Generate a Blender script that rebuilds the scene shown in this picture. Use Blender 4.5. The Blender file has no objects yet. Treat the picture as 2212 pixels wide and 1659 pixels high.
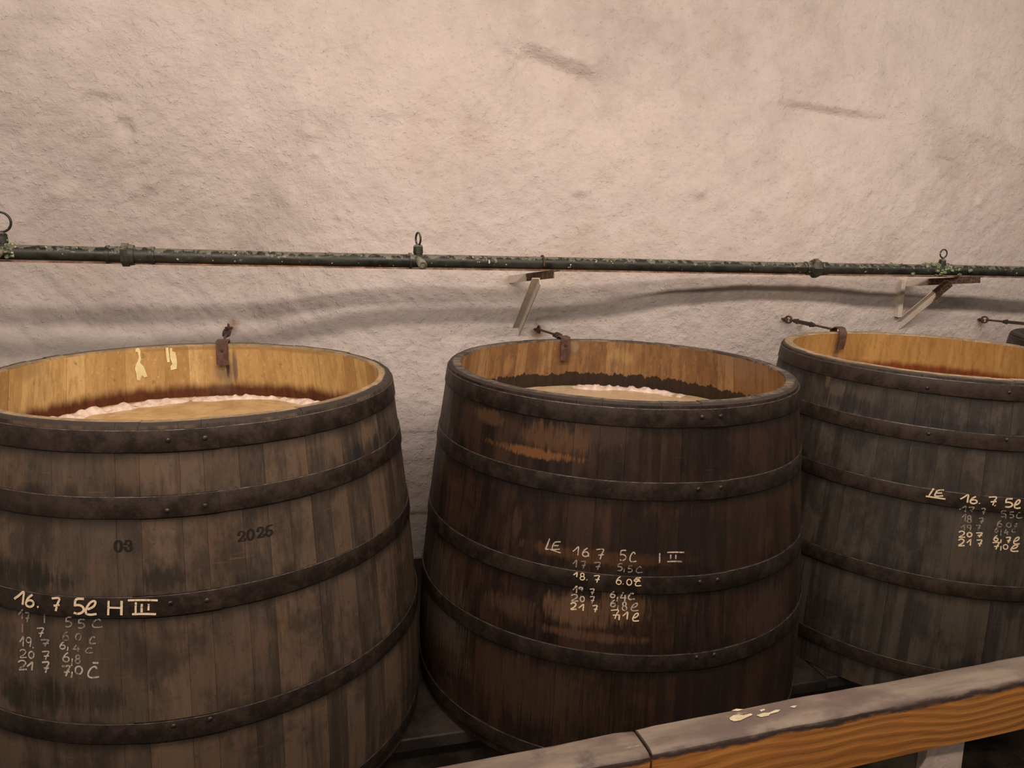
import bpy, bmesh, math, random
import numpy as np
from mathutils import Vector, Matrix, Euler

rnd = random.Random(7)
C = bpy.context.scene.collection
SC = bpy.context.scene
PI = math.pi

# ------------------------------------------------------------------ camera
IW, IH = 2212.0, 1659.0
FPX = 1616.6
CZ = 2.93                      # eye height above the cellar floor
YAW, PITCH, ROLL = .2698, -.2096, .0339
fwd = np.array([math.sin(YAW)*math.cos(PITCH), math.cos(YAW)*math.cos(PITCH), math.sin(PITCH)])
rgt = np.array([math.cos(YAW), -math.sin(YAW), 0.0])
upv = np.cross(rgt, fwd)
RG = rgt*math.cos(ROLL) + upv*math.sin(ROLL)
UP = -rgt*math.sin(ROLL) + upv*math.cos(ROLL)
CAMP = np.array([0, 0, CZ])
cd = bpy.data.cameras.new('camera')
cam = bpy.data.objects.new('camera', cd)
C.objects.link(cam)
cd.sensor_width = 36
cd.lens = FPX/IW*36
cd.clip_start = .05
m = Matrix(((RG[0], UP[0], -fwd[0], 0), (RG[1], UP[1], -fwd[1], 0), (RG[2], UP[2], -fwd[2], CZ), (0, 0, 0, 1)))
cam.matrix_world = m
SC.camera = cam

def ray(u, v):
    return fwd + (u-IW/2)/FPX*RG - (v-IH/2)/FPX*UP
def at(u, v, x=None, y=None, z=None):
    """point of the place seen at a photo position, on a known plane"""
    d = ray(u, v)
    if y is not None: t = y/d[1]
    elif x is not None: t = x/d[0]
    else: t = (z-CZ)/d[2]
    return CAMP + d*t

# ------------------------------------------------------------------ world, lamps, exposure
w = bpy.data.worlds.new('cellar_ambient')
SC.world = w
w.use_nodes = True
w.node_tree.nodes['Background'].inputs[0].default_value = (1, .86, .74, 1)
w.node_tree.nodes['Background'].inputs[1].default_value = .165
def area(name, loc, target, sx, sy, power, col):
    l = bpy.data.lights.new(name, 'AREA')
    l.shape = 'RECTANGLE'; l.size = sx; l.size_y = sy; l.energy = power; l.color = col
    o = bpy.data.objects.new(name, l)
    C.objects.link(o)
    o.location = loc
    d = Vector(target) - Vector(loc)
    z = -d.normalized()
    x = Vector((1, 0, 0))
    y = z.cross(x).normalized()
    x = y.cross(z)
    o.rotation_euler = Matrix((x, y, z)).transposed().to_euler()
    return o
LC = (1, .845, .745)
area('lamp_tube_front', (-.9, .01, CZ+1.9), (-.9, 4.4, CZ-.3), 5.0, .26, 158, LC)
area('lamp_tube_rear', (2.9, 1.62, CZ+1.9), (2.9, 4.9, CZ-.5), 9.4, .22, 198, LC)
SC.view_settings.view_transform = 'Standard'
SC.view_settings.look = 'None'
SC.view_settings.exposure = 0
SC.view_settings.gamma = 1
SC.view_settings.use_curve_mapping = False

# ------------------------------------------------------------------ node helper
class NT:
    def __init__(s, name):
        s.m = bpy.data.materials.new(name)
        s.m.use_nodes = True
        s.t = s.m.node_tree
        s.b = s.t.nodes['Principled BSDF']
        s.out = s.t.nodes['Material Output']
    def n(s, typ, **k):
        n = s.t.nodes.new(typ)
        for a, b in k.items(): setattr(n, a, b)
        return n
    def l(s, a, b): s.t.links.new(a, b)
    def setv(s, sock, v):
        if v is None: return
        if hasattr(v, 'is_linked') or isinstance(v, bpy.types.NodeSocket): s.l(v, sock)
        else:
            if sock.type == 'RGBA' and len(v) == 3: v = (*v, 1)
            sock.default_value = v
    def math(s, op, a, b=None, c=None, clamp=False):
        n = s.n('ShaderNodeMath', operation=op, use_clamp=clamp)
        s.setv(n.inputs[0], a); s.setv(n.inputs[1], b); s.setv(n.inputs[2], c)
        return n.outputs[0]
    def mix(s, f, a, b, mode='MIX'):
        n = s.n('ShaderNodeMix', data_type='RGBA', blend_type=mode)
        s.setv(n.inputs[0], f); s.setv(n.inputs[6], a); s.setv(n.inputs[7], b)
        return n.outputs[2]
    def noise(s, vec, scale, detail=4, rough=.55, dist=0, out=0):
        n = s.n('ShaderNodeTexNoise')
        s.l(vec, n.inputs['Vector'])
        n.inputs['Scale'].default_value = scale; n.inputs['Detail'].default_value = detail
        n.inputs['Roughness'].default_value = rough; n.inputs['Distortion'].default_value = dist
        return n.outputs[out]
    def coord(s, which='Object'): return s.n('ShaderNodeTexCoord').outputs[which]
    def mapv(s, vec, scale=(1, 1, 1), rot=(0, 0, 0), loc=(0, 0, 0)):
        n = s.n('ShaderNodeMapping')
        s.setv(n.inputs['Vector'], vec)
        n.inputs['Scale'].default_value = scale; n.inputs['Rotation'].default_value = rot
        s.setv(n.inputs['Location'], loc)
        return n.outputs[0]
    def ss(s, v, lo, hi, a=0., b=1.):
        n = s.n('ShaderNodeMapRange', interpolation_type='SMOOTHSTEP')
        s.setv(n.inputs[0], v); s.setv(n.inputs[1], lo); s.setv(n.inputs[2], hi)
        n.inputs[3].default_value = a; n.inputs[4].default_value = b
        return n.outputs[0]
    def ramp(s, v, stops):
        n = s.n('ShaderNodeValToRGB')
        s.l(v, n.inputs[0])
        e = n.color_ramp.elements
        while len(e) < len(stops): e.new(.5)
        for i, (p, c) in enumerate(stops):
            e[i].position = p; e[i].color = (*c, 1)
        return n.outputs[0]
    def sep(s, v):
        n = s.n('ShaderNodeSeparateXYZ'); s.l(v, n.inputs[0]); return n.outputs
    def comb(s, x, y, z):
        n = s.n('ShaderNodeCombineXYZ')
        s.setv(n.inputs[0], x); s.setv(n.inputs[1], y); s.setv(n.inputs[2], z)
        return n.outputs[0]
    def bump(s, h, strength=.4, dist=.01, prev=None):
        n = s.n('ShaderNodeBump')
        n.inputs['Strength'].default_value = strength; n.inputs['Distance'].default_value = dist
        s.l(h, n.inputs['Height'])
        if prev: s.l(prev, n.inputs['Normal'])
        return n.outputs[0]
    def done(s, col=None, rough=None, bump=None, metal=None, spec=None):
        s.setv(s.b.inputs['Base Color'], col)
        s.setv(s.b.inputs['Roughness'], rough)
        s.setv(s.b.inputs['Metallic'], metal)
        s.setv(s.b.inputs['Specular IOR Level'], spec)
        if bump: s.l(bump, s.b.inputs['Normal'])
        return s.m
    def rand(s): return s.n('ShaderNodeObjectInfo').outputs['Random']

# ------------------------------------------------------------------ materials
def mat_wall():
    t = NT('limewashed plaster')
    p = t.n('ShaderNodeNewGeometry').outputs['Position']
    big = t.noise(p, .9, 5, .6)
    mid = t.noise(p, 4.5, 6, .65)
    fine = t.noise(p, 55, 6, .7)
    col = t.ramp(t.math('ADD', t.math('MULTIPLY', big, .55), t.math('MULTIPLY', mid, .45)),
                 [(.36, (.50, .425, .38)), (.5, (.60, .52, .47)), (.62, (.655, .57, .52))])
    yel = t.ss(t.noise(t.mapv(p, (1, 1, 1), loc=(7, 3, 2)), 1.3, 5, .65), .56, .70)
    col = t.mix(t.math('MULTIPLY', yel, .4), col, (.56, .46, .36))
    grey = t.ss(t.noise(t.mapv(p, (1, 1, 1), loc=(1, 9, 5)), 2.4, 6, .7), .60, .72)
    col = t.mix(t.math('MULTIPLY', grey, .45), col, (.42, .37, .31))
    spk = t.ss(t.noise(p, 38, 3, .6), .70, .76)
    col = t.mix(t.math('MULTIPLY', spk, .18), col, (.33, .27, .21))
    # rust seeping out of the plaster where irons are set in it
    for (u, v, r, a) in [(495, 705, .05, .8), (1160, 712, .07, 1.), (1696, 690, .05, .7), (2112, 692, .04, .5), (1100, 600, .05, .5), (1942, 650, .10, .45), (1935, 690, .07, .4)]:
        q = at(u, v, y=5.0)
        dx = t.math('ABSOLUTE', t.math('SUBTRACT', t.sep(p)[0], float(q[0])))
        dz = t.math('ABSOLUTE', t.math('SUBTRACT', t.sep(p)[2], float(q[2])-.02))
        d = t.math('ADD', t.math('MULTIPLY', dx, 1.2), t.math('MULTIPLY', dz, .8))
        d = t.math('ADD', d, t.math('MULTIPLY', t.math('SUBTRACT', mid, .5), .12))
        k = t.ss(d, r*1.5, r*.1, 0, a*.8)
        col = t.mix(k, col, (.30, .17, .075))
    sp = t.sep(p)
    low = t.ss(t.math('ADD', sp[2], t.math('MULTIPLY', mid, .5)), 1.0, .5)
    col = t.mix(t.math('MULTIPLY', low, .4), col, (.45, .35, .24))
    stroke = t.noise(t.mapv(p, (8, 8, 26), rot=(0, .8, 0)), 1, 4, .55)
    h1 = t.bump(stroke, .35, .014)
    h2 = t.bump(t.noise(p, 17, 8, .68), .75, .022, h1)
    pim = t.ss(t.noise(p, 34, 2, .5), .60, .74)
    h2 = t.bump(pim, .32, .009, h2)
    crk = t.noise(t.mapv(p, (5, 5, 9), rot=(0, .6, 0)), 1, 7, .7, .6)
    crk = t.ss(t.math('ABSOLUTE', t.math('SUBTRACT', crk, .5)), .0, .018)
    h2 = t.bump(crk, .22, .012, h2)
    h3 = t.bump(fine, .6, .008, h2)
    return t.done(col, .93, h3, spec=.2)

def mat_vat_out(name, cols, streak, dark, glow, rough=.62, seed=0, hoops=(), blobs=(), gloss=None):
    """weathered stave outside; cols = three stave tones, dark = stain tone, glow = bare wood tone"""
    t = NT(name)
    o = t.coord()
    r = t.rand()
    off = t.comb(t.math('MULTIPLY', r, 40.), t.math('MULTIPLY', r, 17.), seed*3.1)
    xyz = t.sep(o)
    z = xyz[2]
    base = t.ramp(r, [(0, cols[0]), (.45, cols[1]), (1, cols[2])])
    v = t.mapv(o, (26, 26, 1.3), loc=off)
    s1 = t.noise(v, 1, 8, .70)
    s2 = t.noise(t.mapv(o, (95, 95, 4), loc=off), 1, 5, .65)
    s3 = t.noise(t.mapv(o, (11, 11, .7), loc=off), 1, 5, .6)
    cloud = t.noise(t.mapv(o, (5, 5, 3.2), loc=(seed, 2, 3)), 1, 7, .68)
    cloud2 = t.noise(t.mapv(o, (3, 3, 4.0), loc=(seed+5, 8, 1)), 1, 7, .72)
    col = t.mix(t.ss(s1, .42, .62, 0, .55), base, streak)
    col = t.mix(t.math('MULTIPLY', t.ss(s3, .52, .64), .4), col, streak)
    col = t.mix(t.math('MULTIPLY', t.ss(s3, .48, .36), .6), col, dark)
    col = t.mix(t.math('MULTIPLY', t.ss(s2, .50, .66), .32), col, dark)
    col = t.mix(t.math('MULTIPLY', t.ss(cloud, .46, .62), .7), col, dark)
    fleck = t.noise(t.mapv(o, (150, 150, 9), loc=off), 1, 3, .6)
    col = t.mix(t.ss(fleck, .60, .68, 0, .35), col, streak)
    pits = t.noise(t.mapv(o, (40, 40, 55), loc=(seed, 3, 9)), 1, 4, .6)
    col = t.mix(t.ss(pits, .62, .70, 0, .5), col, dark)
    scr = t.noise(t.mapv(o, (7, 7, 90), loc=(seed, 6, 2)), 1, 4, .6)
    col = t.mix(t.ss(scr, .64, .70, 0, .5), col, glow)
    g = t.ss(t.math('ADD', t.math('MULTIPLY', cloud2, .6), t.math('MULTIPLY', s1, .4)), .51, .63)
    col = t.mix(t.math('MULTIPLY', g, .6), col, glow)
    # mould that grows up from the upper edge of each hoop, with painted-in shade and grime right under it
    jag = t.noise(t.mapv(o, (16, 16, 3), loc=(seed+1, 1, 7)), 1, 5, .6)
    patch = t.noise(t.mapv(o, (2.6, 2.6, 2.0), loc=(seed+9, 4, 2)), 1, 3, .5)
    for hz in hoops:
        up = t.math('SUBTRACT', z, hz)
        reach = t.math('ADD', .012, t.math('MULTIPLY', t.math('SUBTRACT', t.math('ADD', t.math('MULTIPLY', jag, .7), patch), .90), .42))
        k = t.math('MULTIPLY', t.ss(t.math('SUBTRACT', reach, up), -.03, .05), t.ss(up, -.06, -.02))
        col = t.mix(t.math('MULTIPLY', k, .75), col, [c*.6 for c in dark])
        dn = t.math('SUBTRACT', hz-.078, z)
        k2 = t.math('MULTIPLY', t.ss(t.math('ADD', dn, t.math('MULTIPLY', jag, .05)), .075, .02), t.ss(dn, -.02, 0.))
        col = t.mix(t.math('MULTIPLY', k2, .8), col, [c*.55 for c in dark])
    ang = t.math('ARCTAN2', xyz[1], xyz[0])
    for (a0, z0, wa, wz, amt, c) in blobs:
        da = t.math('DIVIDE', t.math('SUBTRACT', ang, a0), wa)
        dz = t.math('DIVIDE', t.math('SUBTRACT', z, z0), wz)
        d = t.math('ADD', t.math('MULTIPLY', da, da), t.math('MULTIPLY', dz, dz))
        d = t.math('ADD', d, t.math('MULTIPLY', t.math('SUBTRACT', t.math('ADD', t.math('ADD', s1, cloud2), s2), 1.5), 4.2))
        k = t.ss(d, 1.7, .0, 0, amt)
        col = t.mix(k, col, c)
    b = t.bump(s1, .5, .006)
    b = t.bump(s2, .5, .003, b)
    rr = t.ss(s1, .3, .7, rough-.1, rough+.12)
    return t.done(col, rr, b, spec=.35)

def mat_vat_in(name, cols, streak, band, zl, wid, hard, seed, blobs=()):
    t = NT(name)
    o = t.coord()
    r = t.rand()
    off = t.comb(t.math('MULTIPLY', r, 31.), t.math('MULTIPLY', r, 12.), seed*2.3)
    xyz = t.sep(o); z = xyz[2]
    base = t.ramp(r, [(0, cols[0]), (.5, cols[1]), (1, cols[2])])
    s1 = t.noise(t.mapv(o, (34, 34, 2.4), loc=off), 1, 7, .66)
    s2 = t.noise(t.mapv(o, (7, 7, 3), loc=(seed, 1, 1)), 1, 6, .7)
    col = t.mix(t.math('MULTIPLY', t.ss(s1, .42, .64), .6), base, streak)
    sc2 = t.noise(t.mapv(o, (60, 60, 30), loc=(seed, 2, 8)), 1, 5, .7)
    col = t.mix(t.ss(sc2, .58, .68, 0, .45), col, [c*.55 for c in streak])
    col = t.mix(t.ss(sc2, .42, .34, 0, .4), col, [min(1, c*1.25) for c in cols[2]])
    spots = t.ss(t.noise(t.mapv(o, (30, 30, 18), loc=off), 1, 3, .5), .69, .75)
    col = t.mix(t.math('MULTIPLY', spots, .5), col, [c*.4 for c in streak])
    col = t.mix(t.math('MULTIPLY', t.ss(s2, .50, .72), .40), col, [c*.6 for c in streak])
    # dark rim edge
    top = t.math('ADD', t.math('SUBTRACT', z, zl), t.math('MULTIPLY', t.math('SUBTRACT', s2, .5), .10))
    jag = t.noise(t.mapv(o, (17, 17, 2.), loc=(seed+3, 5, 2)), 1, 5, .62)
    jf = t.math('MULTIPLY', t.math('SUBTRACT', jag, .5), wid*(1.5 if hard else 1.1))
    h = t.math('ADD', t.math('SUBTRACT', z, zl), jf)
    if hard: k = t.ss(h, wid*1.03, wid*.93)
    else: k = t.ss(h, wid*1.3, wid*.45)
    bc = t.mix(t.ss(s1, .35, .7), band, [c*.55 for c in band])
    col = t.mix(k, col, bc)
    ang = t.math('ARCTAN2', xyz[1], xyz[0])
    for (a0, z0, wa, wz, amt, c) in blobs:
        da = t.math('DIVIDE', t.math('SUBTRACT', ang, a0), wa)
        dz = t.math('DIVIDE', t.math('SUBTRACT', z, z0), wz)
        d = t.math('ADD', t.math('MULTIPLY', da, da), t.math('MULTIPLY', dz, dz))
        d = t.math('ADD', d, t.math('MULTIPLY', t.math('SUBTRACT', t.math('ADD', s1, s2), 1.0), 3.0))
        col = t.mix(t.ss(d, 1.6, .1, 0, amt), col, c)
    b = t.bump(s1, .3, .003)
    return t.done(col, .55, b, spec=.35)

def mat_rim(name, a, b_, seed, rr=None, outer=None):
    t = NT(name)
    o = t.coord(); r = t.rand()
    off = t.comb(t.math('MULTIPLY', r, 13.), r, seed)
    s1 = t.noise(t.mapv(o, (25, 25, 25), loc=off), 1, 6, .7)
    s2 = t.noise(t.mapv(o, (4, 4, 4), loc=(seed, 3, 1)), 1, 5, .6)
    col = t.mix(t.ss(t.math('ADD', t.math('MULTIPLY', s1, .5), t.math('MULTIPLY', s2, .5)), .42, .60), a, b_)
    if rr:
        x = t.sep(o)
        rad = t.math('SQRT', t.math('ADD', t.math('MULTIPLY', x[0], x[0]), t.math('MULTIPLY', x[1], x[1])))
        col = t.mix(t.ss(t.math('ADD', rad, t.math('MULTIPLY', t.math('SUBTRACT', s2, .5), .03)), rr-.006, rr+.006), col, outer)
    return t.done(col, .6, t.bump(s1, .4, .004), spec=.3)

def mat_iron(name, c1, c2, rough=.5, edge=.0, metal=.35, sc=14):
    t = NT(name)
    o = t.coord()
    a = t.noise(o, sc, 6, .7); b = t.noise(o, sc*9, 4, .6)
    col = t.mix(t.ss(a, .38, .66), c1, c2)
    col = t.mix(t.math('MULTIPLY', t.ss(b, .60, .72), .35), col, [min(1, c*2.6) for c in c2])
    return t.done(col, t.ss(a, .3, .7, rough-.1, rough+.15), t.bump(t.math('ADD', a, t.math('MULTIPLY', b, .5)), .35, .003), metal, .5)

def mat_pipe():
    t = NT('verdigris copper pipe')
    p = t.n('ShaderNodeNewGeometry')
    pos = p.outputs['Position']
    a = t.noise(pos, 9, 7, .7); b = t.noise(t.mapv(pos, (1, 1, 1), loc=(3, 3, 3)), 26, 6, .65); c = t.noise(t.mapv(pos, (1, 1, 1), loc=(8, 1, 3)), 40, 3, .5)
    nz = t.sep(p.outputs['Normal'])[2]
    col = t.mix(t.ss(a, .35, .65), (.012, .012, .009), (.030, .032, .022))
    # limescale and verdigris collect along the top of the pipe
    lime = t.ss(t.math('ADD', t.math('MULTIPLY', nz, .26), b), .64, .72)
    col = t.mix(t.math('MULTIPLY', lime, .7), col, (.22, .205, .15))
    ver = t.ss(t.math('ADD', a, t.math('MULTIPLY', b, .4)), .84, .92)
    col = t.mix(t.math('MULTIPLY', ver, .8), col, (.13, .22, .17))
    wh = t.ss(c, .69, .72)
    col = t.mix(wh, col, (.52, .50, .42))
    return t.done(col, t.ss(a, .3, .7, .35, .65), t.bump(b, .5, .004), .15, .5)

def mat_crust():
    t = NT('verdigris crust')
    pos = t.n('ShaderNodeNewGeometry').outputs['Position']
    a = t.noise(pos, 40, 5, .7)
    col = t.ramp(a, [(.35, (.035, .045, .02)), (.5, (.14, .17, .085)), (.66, (.42, .42, .28))])
    return t.done(col, .85, t.bump(a, .7, .006))

def mat_painted_iron(y0, y1):
    t = NT('limewashed rusty iron')
    pos = t.n('ShaderNodeNewGeometry').outputs['Position']
    a = t.noise(pos, 11, 6, .7); b = t.noise(pos, 60, 4, .6)
    y = t.sep(pos)[1]
    g = t.math('ADD', t.ss(y, y1, y0), t.math('MULTIPLY', t.math('SUBTRACT', a, .5), 1.3))
    k = t.ss(g, .35, .55)
    white = t.mix(t.ss(a, .45, .7), (.62, .54, .46), (.50, .40, .29))
    rust = t.mix(t.ss(b, .4, .65), (.035, .018, .012), (.13, .065, .03))
    col = t.mix(k, white, rust)
    return t.done(col, .75, t.bump(b, .4, .003))

def mat_beer(name, a, b_, c_, seed):
    t = NT(name)
    o = t.coord()
    n1 = t.noise(t.mapv(o, (1, 1, 1), loc=(seed, 0, 0)), 5, 7, .7)
    n2 = t.noise(t.mapv(o, (1, 3, 1), loc=(seed, 4, 0)), 16, 6, .65)
    bub = t.n('ShaderNodeTexVoronoi'); t.l(o, bub.inputs['Vector']); bub.inputs['Scale'].default_value = 60
    col = t.mix(t.ss(n1, .38, .62), a, b_)
    col = t.mix(t.math('MULTIPLY', t.ss(n2, .56, .70), .7), col, c_)
    col = t.mix(t.math('MULTIPLY', t.ss(n2, .42, .33), .6), col, (.20, .115, .04))
    h = t.math('ADD', t.math('MULTIPLY', n1, .6), t.math('MULTIPLY', t.ss(bub.outputs['Distance'], 0, .5), .12))
    return t.done(col, .38, t.bump(h, .35, .01), spec=.5)
def mat_foam():
    t = NT('fermentation foam')
    o = t.coord()
    n1 = t.noise(o, 28, 6, .6)
    col = t.mix(t.ss(n1, .35, .62), (.62, .48, .38), (.80, .66, .56))
    m_ = t.done(col, .6, t.bump(n1, .4, .005), spec=.3)
    t.b.inputs['Subsurface Weight'].default_value = .15
    t.b.inputs['Subsurface Radius'].default_value = (.01, .006, .004)
    return m_
def mat_chalk(name, col, wear, scale=110):
    t = NT(name)
    o = t.coord()
    n = t.noise(o, scale, 4, .7)
    n2 = t.noise(o, 22, 3, .6)
    k = t.ss(t.math('ADD', t.math('MULTIPLY', n, .75), t.math('MULTIPLY', n2, .25)), wear-.11, wear+.09)
    tr = t.n('ShaderNodeBsdfTransparent')
    mx = t.n('ShaderNodeMixShader')
    t.setv(t.b.inputs['Base Color'], col); t.b.inputs['Roughness'].default_value = .95
    t.l(k, mx.inputs[0]); t.l(tr.outputs[0], mx.inputs[1]); t.l(t.b.outputs[0], mx.inputs[2])
    t.l(mx.outputs[0], t.out.inputs[0])
    return t.m
def mat_rail():
    """one beam: grey worn paint on the top and over the arris, orange brushed pine on the face"""
    t = NT('handrail beam wood')
    o = t.coord()
    x, y, z = t.sep(o)[0], t.sep(o)[1], t.sep(o)[2]
    ns = t.noise(t.mapv(o, (2.5, 20, 20)), 1, 6, .65)
    grey = t.mix(t.ss(ns, .38, .66), (.14, .108, .082), (.25, .195, .145))
    cl = t.noise(t.mapv(o, (5, 9, 9), loc=(3, 0, 0)), 1, 5, .6)
    grey = t.mix(t.ss(cl, .45, .65), grey, (.125, .085, .072))
    wht = t.ss(t.noise(t.mapv(o, (9, 40, 40), loc=(1, 2, 0)), 1, 4, .6), .69, .74)
    grey = t.mix(t.math('MULTIPLY', wht, .5), grey, (.42, .33, .24))
    # growth rings standing out in long arches on the face
    wob = t.noise(t.mapv(o, (1.6, .2, 2.2), loc=(2.2, 0, 0)), 1, 2, .4)
    yy = t.math('ADD', t.math('MULTIPLY', z, 1.0), t.math('MULTIPLY', wob, .22))
    fine = t.noise(t.mapv(o, (3, 1, 60)), 1, 4, .6)
    ring = t.math('SINE', t.math('ADD', t.math('MULTIPLY', yy, 300.), t.math('MULTIPLY', fine, 4.5)))
    pine = t.mix(t.ss(ring, -.4, 1.3), (.52, .215, .050), (.37, .140, .031))
    pine = t.mix(t.ss(t.noise(t.mapv(o, (4, 4, 9)), 1, 4, .6), .45, .7), pine, (.42, .16, .04))
    edge = t.math('ADD', z, t.math('MULTIPLY', t.math('SUBTRACT', t.noise(t.mapv(o, (9, 9, 30)), 1, 5, .7), .5), .030))
    k = t.ss(edge, -.024, -.014)
    dk = t.ss(edge, -.012, -.003)
    wornedge = t.mix(dk, (.055, .034, .030), grey)
    col = t.mix(k, pine, wornedge)
    b = t.bump(t.math('MULTIPLY', t.ss(ring, -1, 1), t.math('SUBTRACT', 1., k)), .3, .003)
    b = t.bump(ns, .4, .003, b)
    return t.done(col, .55, b, spec=.35)
def mat_plain(name, a, b_, scale=8, rough=.9, bs=.5, bd=.01):
    t = NT(name)
    o = t.n('ShaderNodeNewGeometry').outputs['Position']
    n1 = t.noise(o, scale, 7, .68)
    col = t.mix(t.ss(n1, .36, .64), a, b_)
    return t.done(col, rough, t.bump(n1, bs, bd), spec=.3)

# ------------------------------------------------------------------ object helpers
def tag(o, label=None, cat=None, group=None, kind=None):
    if label: o['label'] = label
    if cat: o['category'] = cat
    if group: o['group'] = group
    if kind: o['kind'] = kind
    return o
def mesh_obj(name, verts, faces, mats, parent=None, smooth=None, loc=None, midx=None):
    me = bpy.data.meshes.new(name)
    me.from_pydata([tuple(map(float, v)) for v in verts], [], faces)
    for mm in (mats if isinstance(mats, (list, tuple)) else [mats]): me.materials.append(mm)
    if midx is not None: me.polygons.foreach_set('material_index', midx)
    me.validate(); me.update()
    if smooth is not None:
        me.polygons.foreach_set('use_smooth', [True]*len(me.polygons))
        me.set_sharp_from_angle(angle=math.radians(smooth))
    o = bpy.data.objects.new(name, me)
    C.objects.link(o)
    if parent: o.parent = parent
    if loc is not None: o.location = tuple(map(float, loc))
    return o
def empty(name, loc, label, cat, group=None):
    o = bpy.data.objects.new(name, None)
    C.objects.link(o); o.location = tuple(map(float, loc)); o.empty_display_size = .2
    return tag(o, label, cat, group)
class MB:
    """collects primitives into one mesh"""
    def __init__(s): s.v = []; s.f = []
    def add(s, vs, fs):
        k = len(s.v); s.v += [np.array(v, float) for v in vs]; s.f += [tuple(i+k for i in f) for f in fs]
    def tube(s, pts, r, n=12, cap=True, closed=False):
        pts = [np.array(p, float) for p in pts]
        N = len(pts); rs = r if isinstance(r, (list, tuple)) else [r]*N
        vs = []; prev = None
        for i, p in enumerate(pts):
            if closed: d = pts[(i+1) % N]-pts[i-1]
            else: d = pts[min(i+1, N-1)]-pts[max(i-1, 0)]
            d = d/np.linalg.norm(d)
            if prev is None:
                a = np.array([0, 0, 1.]) if abs(d[2]) < .9 else np.array([1., 0, 0])
            else: a = prev
            e1 = a-d*(a@d); e1 /= np.linalg.norm(e1); e2 = np.cross(d, e1); prev = e1
            for k in range(n):
                t = 2*PI*k/n; vs.append(p+(e1*math.cos(t)+e2*math.sin(t))*rs[i])
        fs = []
        for i in range(N if closed else N-1):
            j = (i+1) % N
            for k in range(n):
                k2 = (k+1) % n; fs.append((i*n+k, i*n+k2, j*n+k2, j*n+k))
        if cap and not closed:
            fs.append(tuple(range(n))[::-1]); fs.append(tuple((N-1)*n+k for k in range(n)))
        s.add(vs, fs); return s
    def box(s, c, ax, ay, az, bevel=0):
        """box with centre c and half-axis vectors"""
        c, ax, ay, az = [np.array(q, float) for q in (c, ax, ay, az)]
        vs = [c+ax*i+ay*j+az*k for i in (-1, 1) for j in (-1, 1) for k in (-1, 1)]
        s.add(vs, [(0, 1, 3, 2), (4, 6, 7, 5), (0, 4, 5, 1), (2, 3, 7, 6), (0, 2, 6, 4), (1, 5, 7, 3)]); return s
    def ball(s, c, r, n=10, m_=6, sq=(1, 1, 1), jit=0):
        vs = []; fs = []
        for i in range(m_+1):
            th = PI*i/m_
            for k in range(n):
                ph = 2*PI*k/n; q = r*(1+rnd.uniform(-jit, jit))
                vs.append(np.array(c)+np.array([math.sin(th)*math.cos(ph)*sq[0], math.sin(th)*math.sin(ph)*sq[1], math.cos(th)*sq[2]])*q)
        for i in range(m_):
            for k in range(n):
                k2 = (k+1) % n; fs.append((i*n+k, (i+1)*n+k, (i+1)*n+k2, i*n+k2))
        s.add(vs, fs); return s
    def extrude(s, prof, a, e1, e2, d):
        """prof: 2D closed outline in e1/e2 at a, swept by vector d"""
        a, e1, e2, d = [np.array(q, float) for q in (a, e1, e2, d)]
        n = len(prof)
        vs = [a+e1*p[0]+e2*p[1] for p in prof]+[a+e1*p[0]+e2*p[1]+d for p in prof]
        fs = [tuple(range(n))[::-1], tuple(range(n, 2*n))]+[(i, (i+1) % n, n+(i+1) % n, n+i) for i in range(n)]
        s.add(vs, fs); return s
    def build(s, name, mat, parent=None, smooth=35, loc=(0, 0, 0)):
        L = np.array(loc, float)
        o = mesh_obj(name, [v-L for v in s.v], s.f, mat, parent, smooth)
        bm = bmesh.new(); bm.from_mesh(o.data); bmesh.ops.remove_doubles(bm, verts=bm.verts, dist=1e-5)
        bmesh.ops.recalc_face_normals(bm, faces=bm.faces); bm.to_mesh(o.data); bm.free()
        return o

_tab = {}
def vnoise(x, y, seed):
    """smooth value noise on arrays, about -1..1"""
    if seed not in _tab: _tab[seed] = np.random.default_rng(seed).uniform(-1, 1, (256, 256))
    T = _tab[seed]
    xi = np.floor(x).astype(int); yi = np.floor(y).astype(int)
    fx = x-xi; fy = y-yi
    fx = fx*fx*fx*(fx*(fx*6-15)+10); fy = fy*fy*fy*(fy*(fy*6-15)+10)
    a = T[xi % 256, yi % 256]; b = T[(xi+1) % 256, yi % 256]; c = T[xi % 256, (yi+1) % 256]; d = T[(xi+1) % 256, (yi+1) % 256]
    return (a*(1-fx)+b*fx)*(1-fy)+(c*(1-fx)+d*fx)*fy
def fbm(x, y, seed, oct=4, g=.5):
    s = 0; a = 1; n = 0
    for i in range(oct):
        s = s+a*vnoise(x*2**i+i*17.3, y*2**i+i*9.1, seed+i); n += a; a *= g
    return s/n

# ------------------------------------------------------------------ the setting
# pipe axis (needed for the wall relief as well): straight copper line a hand's breadth off the wall
PY0, PY1 = 4.42, 4.55
PIPE_UV = [(-160, 540.5), (0, 544), (275, 550.5), (640, 559.3), (905, 563.5), (1340, 571.2), (1640, 577.6), (1760, 579.5), (2033, 583.2), (2212, 586.3), (2420, 589)]
PIPE = [at(u, v, y=PY0+(PY1-PY0)*u/IW) for u, v in PIPE_UV]
def pipe_at(u):
    us = [q[0] for q in PIPE_UV]
    return np.array([np.interp(u, us, [p[k] for p in PIPE]) for k in range(3)])
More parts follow.
